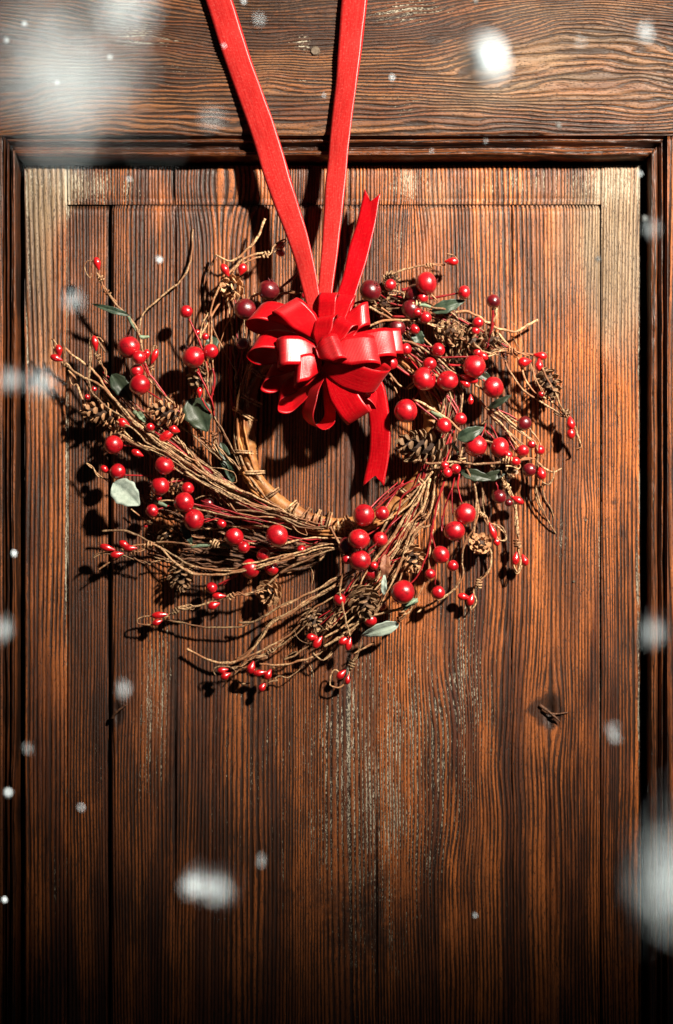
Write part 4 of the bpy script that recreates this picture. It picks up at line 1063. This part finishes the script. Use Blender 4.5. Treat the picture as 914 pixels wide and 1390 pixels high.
leaf(((625, 640), (669, 651), 8), 40, DGREEN)
leaf(((662, 555), (695, 536), 5), 48, DGREEN, tilt=(14, 0))
leaf(((524, 752), (522, 790), 7), 52, BROWNL)
leaf(((521, 808), (522, 778), 4), 54, PALE)
leaf(((545, 822), (568, 812), 4), 50, GREEN)
leaf(((248, 712), (262, 742), 5), 34, DGREEN)
leaf(((186, 558), (199, 574), 4), 36, GREEN)
leaf(((562, 448), (574, 470), 9), 36, DGREEN)
leaf(((300, 600), (318, 660), 8), 18, DGREEN)
leaf(((290, 455), (284, 480), 9), 30, DGREEN)
leaf(((655, 650), (690, 640), 7), 36, DGREEN)
leaf(((640, 500), (672, 520), 7), 36, DGREEN)

# ------------------------------------------------------------------ ribbon
def satin(name, c1, c2, c3, mot, trl):
    m, nt, b = newmat(name); n = N(nt)
    at = n.attr('along'); ac = n.attr('across')
    wv = n.math('MULTIPLY_ADD', n.math('SINE', n.math('MULTIPLY', at, 2 * math.pi / 1.9)), 0.5, 0.5)
    sel = n.math('GREATER_THAN', n.math('ABSOLUTE', ac), 0.9)
    nz = n.noise(n.coord(), 900, 3, 0.6)
    uvn = n.node('ShaderNodeUVMap'); uvn.uv_map = 'weave'
    thr = n.noise(n.scalev(uvn.outputs[0], (0.5, 14, 1)), 5, 4, 0.75)
    thr2 = n.noise(n.scalev(uvn.outputs[0], (8, 8, 1)), 4, 3, 0.75)
    col = n.mix(n.smooth(thr, 0.35, 0.65), c1, c2)
    col = n.mix(n.math('MULTIPLY', n.smooth(thr2, 0.5, 0.68), mot), col, c3)  # pale mottle paints in the sheen of the satin
    col = n.mix(n.math('MULTIPLY', sel, 0.45), col, (0.36, 0.002, 0.005))
    n.link(col, b.inputs['Base Color']); b.inputs['Roughness'].default_value = 0.33; b.inputs['Specular IOR Level'].default_value = 0.42
    b.inputs['Sheen Weight'].default_value = 0.08; b.inputs['Sheen Roughness'].default_value = 0.35; b.inputs['Sheen Tint'].default_value = (1, .5, .5, 1)
    b.inputs['Anisotropic'].default_value = 0.8
    h = n.math('ADD', n.math('MULTIPLY', wv, 0.7), n.math('MULTIPLY', nz, 0.5)); h = n.math('ADD', h, n.math('MULTIPLY', sel, 1.4))
    tg = n.node('ShaderNodeTangent', direction_type='UV_MAP'); tg.uv_map = 'weave'; n.link(tg.outputs[0], b.inputs['Tangent'])
    b.inputs['Anisotropic Rotation'].default_value = 0.0
    bu = n.node('ShaderNodeBump'); bu.inputs['Strength'].default_value = 0.6; bu.inputs['Distance'].default_value = 0.00012; n.link(h, bu.inputs['Height']); n.link(bu.outputs[0], b.inputs['Normal'])
    tr = n.node('ShaderNodeBsdfTranslucent'); tr.inputs[0].default_value = (0.8, 0.01, 0.012, 1)
    mx = n.node('ShaderNodeMixShader'); mx.inputs[0].default_value = trl
    out = nt.nodes['Material Output']; n.link(b.outputs[0], mx.inputs[1]); n.link(tr.outputs[0], mx.inputs[2]); n.link(mx.outputs[0], out.inputs[0])
    return m
RIB = satin('red_satin', (0.54, 0.004, 0.009), (0.36, 0.0015, 0.005), (0.60, 0.03, 0.025), 0.3, 0.16)
RIBS = satin('sheer_lit_red_satin', (0.58, 0.035, 0.03), (0.42, 0.014, 0.014), (0.70, 0.14, 0.115), 0.32, 0.2)  # paler strap copy, lit satin sheen put into its colour

RB = empty('red_ribbon_bow', P(438, 480, 60))
tag(RB, 'shiny red satin ribbon bow with two long straps running up over the door', 'ribbon')
ROFF = Matrix.Translation(-RB.location)
def strip(name, centers, widths, wv_, swallow=None, th=0.2, cup=0.0, rum=0.0):
    """centers/width vectors in world metres; builds a thin closed band with attributes for weave."""
    m_ = 8; n_ = len(centers); V, A1, A2, F = [], [], [], []
    L_ = [0]
    for i in range(1, n_): L_.append(L_[-1] + (centers[i] - centers[i - 1]).length / S)
    for side in (0, 1):
        for i in range(n_):
            t = (centers[min(i + 1, n_ - 1)] - centers[max(i - 1, 0)]).normalized(); nrm = t.cross(wv_[i])
            nrm = nrm.normalized() if nrm.length > 1e-6 else Vector((0, -1, 0))
            for j in range(m_ + 1):
                s_ = j / m_ * 2 - 1
                p = centers[i] + wv_[i] * (s_ * widths[i] / 2 * S) + nrm * ((-th if side else 0) + cup * (1 - s_ * s_) + rum * (s_ * math.sin(L_[i] / 37 + len(name)) + .6 * s_ * math.sin(L_[i] / 15) + .35 * math.sin(L_[i] / 9 + 3 * s_))) * S
                if swallow and i >= n_ - 4:
                    p = p + t * (abs(s_) - 0.45) * swallow * S * ((i - (n_ - 4)) / 3)
                V.append(p); A1.append(L_[i]); A2.append(s_)
    k = m_ + 1; off = n_ * k
    for i in range(n_ - 1):
        for j in range(m_):
            a = i * k + j; F.append((a, a + 1, a + k + 1, a + k)); F.append((off + a, off + a + k, off + a + k + 1, off + a + 1))
        a = i * k; F.append((a, a + k, off + a + k, off + a)); a += m_; F.append((a, off + a, off + a + k, a + k))
    for j in range(m_):
        F.append((j, off + j, off + j + 1, j + 1)); a = (n_ - 1) * k + j; F.append((a, a + 1, off + a + 1, off + a))
    me = mesh_from(name, V, F)
    for nm, dta in (('along', A1), ('across', A2)):
        q_ = me.attributes.new(nm, 'FLOAT', 'POINT'); q_.data.foreach_set('value', dta)
    uvl = me.uv_layers.new(name='weave')
    for lp in me.loops: uvl.data[lp.index].uv = (A1[lp.vertex_index] / 100, A2[lp.vertex_index] * 0.15)
    o = link_mesh(name, me, RIBS if name.startswith('strap') else RIB, RB); o.matrix_parent_inverse = ROFF
    return o
def strap(name, rows, swallow=None, cup=1.0):
    """rows: (xl, yl, zl, xr, yr, zr) - left and right edge of the ribbon, with heights."""
    Lp = catmull([P(*r[:3]) for r in rows]); 
    cs, ws, vs = [], [], []
    n_ = 60
    A = [P(*r[:3]) for r in rows]; B_ = [P(*r[3:]) for r in rows]
    def samp(Pp, u):
        k = len(Pp) - 1; i = min(int(u * k), k - 1); f = u * k - i
        p0 = Pp[max(i - 1, 0)]; p1 = Pp[i]; p2 = Pp[i + 1]; p3 = Pp[min(i + 2, k)]
        return 0.5 * ((2 * p1) + (p2 - p0) * f + (2 * p0 - 5 * p1 + 4 * p2 - p3) * f * f + (3 * p1 - p0 - 3 * p2 + p3) * f ** 3)
    for i in range(n_ + 1):
        a, b_ = samp(A, i / n_), samp(B_, i / n_); cs.append((a + b_) / 2); d = b_ - a; ws.append(d.length / S); vs.append(d.normalized())
    return strip(name, cs, ws, vs, swallow, cup=cup, rum=1.3)
strap('strap', [(206, -192, 33, 242, -192, 33), (240, -105, 33, 278, -105, 33), (279, 0, 33, 316, 0, 34), (306, 85, 33, 343, 85, 35), (338, 175, 36, 374, 172, 42), (366, 262, 46, 399, 256, 52), (392, 330, 66, 420, 326, 72), (412, 398, 80, 434, 396, 84), (426, 450, 78, 442, 450, 78)])
strap('strap', [(484, -192, 33, 520, -192, 33), (474, -100, 33, 510, -100, 33), (464, 0, 33, 499, 0, 36), (458, 85, 34, 489, 85, 38), (448, 180, 36, 476, 180, 44), (441, 270, 46, 467, 268, 54), (436, 345, 66, 459, 344, 68), (430, 410, 80, 450, 410, 80), (428, 455, 78, 446, 455, 78)])
# folded over the top of the door
strap('strap_end', [(206, -194, 33, 242, -194, 33), (204, -196, 10, 240, -196, 10), (204, -196, -46, 240, -196, -46), (206, -190, -50, 242, -190, -50), (226, -80, -50, 262, -80, -50)], cup=0)
strap('strap_end', [(484, -194, 33, 520, -194, 33), (485, -196, 10, 521, -196, 10), (485, -196, -46, 521, -196, -46), (484, -190, -50, 520, -190, -50), (478, -80, -50, 514, -80, -50)], cup=0)
strap('tail', [(438, 455, 78, 462, 455, 78), (449, 420, 80, 476, 420, 82), (464, 380, 70, 489, 382, 76), (474, 340, 54, 500, 344, 62), (485, 300, 46, 509, 305, 56), (494, 264, 42, 515, 270, 52)], swallow=14, cup=.6)
strap('tail', [(470, 500, 66, 500, 492, 66), (492, 530, 58, 521, 522, 60), (501, 570, 44, 529, 566, 50), (501, 610, 38, 530, 608, 44), (494, 652, 34, 523, 652, 38)], swallow=15, cup=.6)

def loop(cx, cy, cz, tx, ty, tz, wx, wy, wz, width=34, h=14, pinch=0.35, sag=0.0, skew=0.0):
    """ribbon loop from centre (cx,cy,cz) to tip; (wx,wy,wz) = direction of ribbon width in screen px and height."""
    Cc, Tt = P(cx, cy, cz), P(tx, ty, tz); u = Tt - Cc; Ln = u.length; un = u / Ln
    wv0 = Vector((wx, -wz, -wy)).normalized()
    nrm = un.cross(wv0).normalized()
    if nrm.y > 0: nrm = -nrm          # thickness direction points to the viewer side
    cs, ws, vs = [], [], []
    n_ = 46
    for i in range(n_ + 1):
        th = -math.pi + 2 * math.pi * i / n_
        s_ = (1 + math.cos(th)) / 2
        wd = math.sin(th) * (s_ ** 0.42)
        c = Cc + un * Ln * (s_ ** 0.8) + nrm * (-wd) * h * S + Vector((0, 0, -sag * s_ * s_ * S))
        # satin never bends evenly: a slight swell
        c += nrm * 0.8 * S * math.sin(5 * th)
        cs.append(c); f = min(1, s_ / 0.38); ws.append(width * (pinch + (1 - pinch) * f ** .7)); vs.append((wv0 + un * skew * s_).normalized())
    return strip('loop', cs, ws, vs, cup=0.0, rum=0.35)
def o_(x, y): return cpt('O', x, y)
LP = [  # centre (O crop), cz, tip, tz, w, width, h
    ((420, 290), 56, (88, 218), 58, (-.50, .66, .52), 36, 15),
    ((425, 330), 80, (250, 165), 92, (-.84, .50, .22), 38, 12),
    ((430, 385), 56, (88, 385), 56, (-.38, .68, .55), 36, 16),
    ((430, 410), 84, (212, 425), 92, (.04, 1, .25), 39, 15),
    ((430, 450), 56, (152, 560), 52, (-.3, .7, .55), 33, 12),
    ((445, 480), 86, (303, 520), 94, (-.06, 1, .22), 37, 14),
    ((440, 520), 54, (228, 668), 50, (-.1, .75, .6), 34, 13),
    ((450, 520), 62, (425, 800), 58, (.45, .25, .85), 32, 16),
    ((480, 510), 74, (642, 752), 66, (.86, -.5, .25), 37, 11),
    ((500, 520), 54, (728, 665), 44, (-.1, .8, .6), 26, 6),
    ((450, 480), 72, (760, 560), 84, (.55, -.75, .45), 40, 17),
    ((480, 420), 56, (860, 355), 50, (.14, 1, .2), 35, 9),
    ((480, 420), 70, (822, 365), 68, (.14, 1, .25), 39, 12),
    ((455, 430), 88, (735, 405), 96, (.2, 1, .25), 40, 14),
    ((420, 420), 104, (550, 382), 110, (.36, .92, .2), 36, 11),
    ((465, 320), 66, (485, 104), 70, (1, .06, .2), 24, 9),
    ((495, 330), 62, (580, 116), 60, (1, .12, .1), 22, 9),
    ((500, 330), 60, (690, 212), 62, (.08, 1, .2), 32, 10),
    ((480, 390), 86, (590, 250), 84, (.8, .5, .5), 28, 8),
    ((440, 380), 92, (478, 225), 88, (.95, -.1, .4), 28, 8)]
for (c0, cz, t0, tz, w_, wd, h_) in LP:
    a = o_(*c0); t = o_(*t0); zb = lambda z: 74 + (z - 50) * 0.62
    loop(a[0], a[1], zb(cz), t[0], t[1], zb(tz), w_[0], w_[1], w_[2], wd, h_ * 1.3)
# knot at the heart of the bow
bm = bmesh.new(); bmesh.ops.create_icosphere(bm, subdivisions=3, radius=1)
for v in bm.verts: v.co = v.co * (1 + .12 * math.sin(7 * v.co.x + 3 * v.co.z))
me = bpy.data.meshes.new('knot'); bm.to_mesh(me); bm.free(); me.polygons.foreach_set('use_smooth', [True] * len(me.polygons))
o = link_mesh('knot', me, RIB, RB); o.matrix_parent_inverse = ROFF; o.location = P(438, 482, 80); o.scale = (12 * S, 14 * S, 14 * S)

# ------------------------------------------------------------------ falling snow
m, nt, b = newmat('snow'); n = N(nt); SNOW = m
b.inputs['Base Color'].default_value = (0.86, 0.89, 0.88, 1); b.inputs['Roughness'].default_value = 0.7
tr = n.node('ShaderNodeBsdfTranslucent'); tr.inputs[0].default_value = (0.86, 0.89, 0.88, 1)
mx = n.node('ShaderNodeMixShader'); mx.inputs[0].default_value = 0.5
n.link(b.outputs[0], mx.inputs[1]); n.link(tr.outputs[0], mx.inputs[2]); n.link(mx.outputs[0], nt.nodes['Material Output'].inputs[0])
AP = 0.008
def flake_me(k):
    random.seed(100 + k)
    bm = bmesh.new()
    for q in range(5):
        r = random.uniform(.45, .75) if q else .8
        ret = bmesh.ops.create_icosphere(bm, subdivisions=2, radius=r)
        off = Vector((random.uniform(-.45, .45), random.uniform(-.4, .4), random.uniform(-.45, .45))) if q else Vector()
        for v in ret['verts']: v.co = v.co * random.uniform(.9, 1.1) + off
    me = bpy.data.meshes.new('snowflake'); bm.to_mesh(me); bm.free(); me.materials.append(SNOW)
    me.polygons.foreach_set('use_smooth', [True] * len(me.polygons)); return me
FL = [flake_me(k) for k in range(4)]
def fluffy_me(k):          # a loose flake: many fine crystals with air between them
    random.seed(300 + k); bm = bmesh.new()
    for q in range(30 if k < 4 else 150):
        ret = bmesh.ops.create_icosphere(bm, subdivisions=1, radius=random.uniform(.09, .17) * (1 if k < 4 else .45))
        off = Vector([random.gauss(0, .52) for _ in range(3)])
        for v in ret['verts']: v.co = v.co + off
    me = bpy.data.meshes.new('snowflake'); bm.to_mesh(me); bm.free(); me.materials.append(SNOW)
    return me
FF = [fluffy_me(k) for k in range(4)]; FH = fluffy_me(5)
# x, y, radius px, blur px, stretch, label
flakes = [
    (652, 76, 36, 44, 1.0, 'large bright snowflake glowing before the top rail right of the ribbon'),
    (33, 32, 4.5, 7, 1, 'small snowflake in the upper left corner, nearest the top edge'),
    (8, 55, 5, 7, 1, 'small snowflake at the left edge below the upper left corner'),
    (78, 112, 4, 7, 1, 'small snowflake over the hazy left part of the top rail'),
    (150, 77, 3.2, 8, 1, 'small snowflake between the hazy top left corner and the ribbon'),
    (165, 12, 36, 46, 1.4, 'wide blurred snowflake at the top edge left of the ribbon'),
    (90, 110, 85, 100, 1.3, 'huge pale blurred snowflake hazing the upper left corner'),
    (288, 162, 12, 34, .8, 'pale blurred snowflake left of the ribbon above the moulding'),
    (352, 26, 5, 18, 1.4, 'faint snowflake between the two straps near the top edge'),
    (330, 2, 4, 9, 1, 'small snowflake on the top edge beside the left strap'),
    (304, 62, 3.5, 8, 1, 'small snowflake in front of the left ribbon strap'),
    (440, 130, 3, 8, 1, 'faint small snowflake just left of the right ribbon strap'),
    (532, 105, 4, 9, 1, 'small snowflake on the top rail just right of the right strap'),
    (645, 2, 4.5, 7, 1, 'small snowflake on the top edge above the large bright one'),
    (875, 46, 10, 22, 1.4, 'soft blurred snowflake near the upper right corner'),
    (789, 58, 4, 18, 1.5, 'faint elongated snowflake on the top rail left of the corner one'),
    (758, 170, 4.6, 7, 1, 'small sharp snowflake just above the top moulding on the right'),
    (659, 192, 3.4, 8, 1, 'small snowflake in front of the top moulding right of the ribbon'),
    (585, 205, 3, 8, 1, 'faint small snowflake on the lower edge of the top moulding'),
    (216, 353, 5, 9, 1, 'small snowflake in front of the panel above the left twigs'),
    (97, 408, 12, 26, 1.1, 'soft blurred snowflake beside the upper left spray of the wreath'),
    (56, 521, 18, 30, 1.0, 'bright blurred snowflake left of the wreath at the panel edge'),
    (14, 517, 12, 26, 1.2, 'blurred snowflake at the left edge level with the bow'),
    (812, 352, 5.5, 7, 1, 'bright small snowflake on the right board of the panel'),
    (875, 296, 5, 7, 1, 'bright small snowflake on the right moulding, the middle of three'),
    (868, 236, 4.4, 9, 1, 'small snowflake at the upper right corner of the panel'),
    (884, 312, 7, 26, 1.5, 'faint blurred snowflake on the right moulding under the bright one'),
    (175, 243, 3.2, 9, 1, 'faint small snowflake at the top left of the panel'),
    (168, 936, 7, 22, 1.6, 'faint elongated snowflake below the left of the wreath'),
    (38, 1017, 4.5, 16, 1, 'faint snowflake over the dark left groove low on the door'),
    (10, 1076, 6, 12, 1, 'grey snowflake at the left edge low on the door'),
    (18, 752, 5, 8, 1.1, 'small snowflake on the left moulding level with the ring bottom'),
    (3, 855, 10, 26, 1.6, 'blurred snowflake cut by the left edge'),
    (264, 1203, 19, 24, 1.0, 'large soft snowflake near the bottom, left one of a touching pair'),
    (294, 1209, 18, 34, 1.1, 'large soft snowflake near the bottom, right one of a touching pair'),
    (5, 1222, 5.4, 7, 1, 'small bright snowflake at the left edge near the bottom'),
    (887, 860, 11, 34, 1.6, 'pale blurred snowflake over the right moulding beside the panel'),
    (833, 998, 7, 18, 1.6, 'soft snowflake on the lower right board of the panel'),
    (906, 1200, 36, 70, 2.1, 'huge pale blurred snowflake at the lower right edge'),
    (645, 1243, 3.5, 8, 1, 'tiny snowflake near the bottom right of centre'),
    (110, 1096, 3.6, 13, 1, 'faint snowflake on the lower left board of the panel'),
    (355, 1170, 4, 16, 1.6, 'faint elongated snowflake low on the panel left of centre'),
]
for i, (x, y, r, B_, st, lab) in enumerate(flakes):
    d = D / (1 + B_ * S / AP)
    z = (D - d) / S
    o = bpy.data.objects.new('snowflake', FH if r >= 11 and i else (FF if B_ >= 16 and i else FL)[i % 4]); C.objects.link(o)
    o.location = P(x, y, z); f = d / D; k = r * (0.92 if B_ >= 16 and i else 0.76) * S * f
    o.scale = (k, k, k * st); o.rotation_euler = (random.uniform(-.4, .4), random.uniform(-.3, .3), random.uniform(0, 6))
    tag(o, lab, 'snowflake', 'snowflakes falling in front of the door')
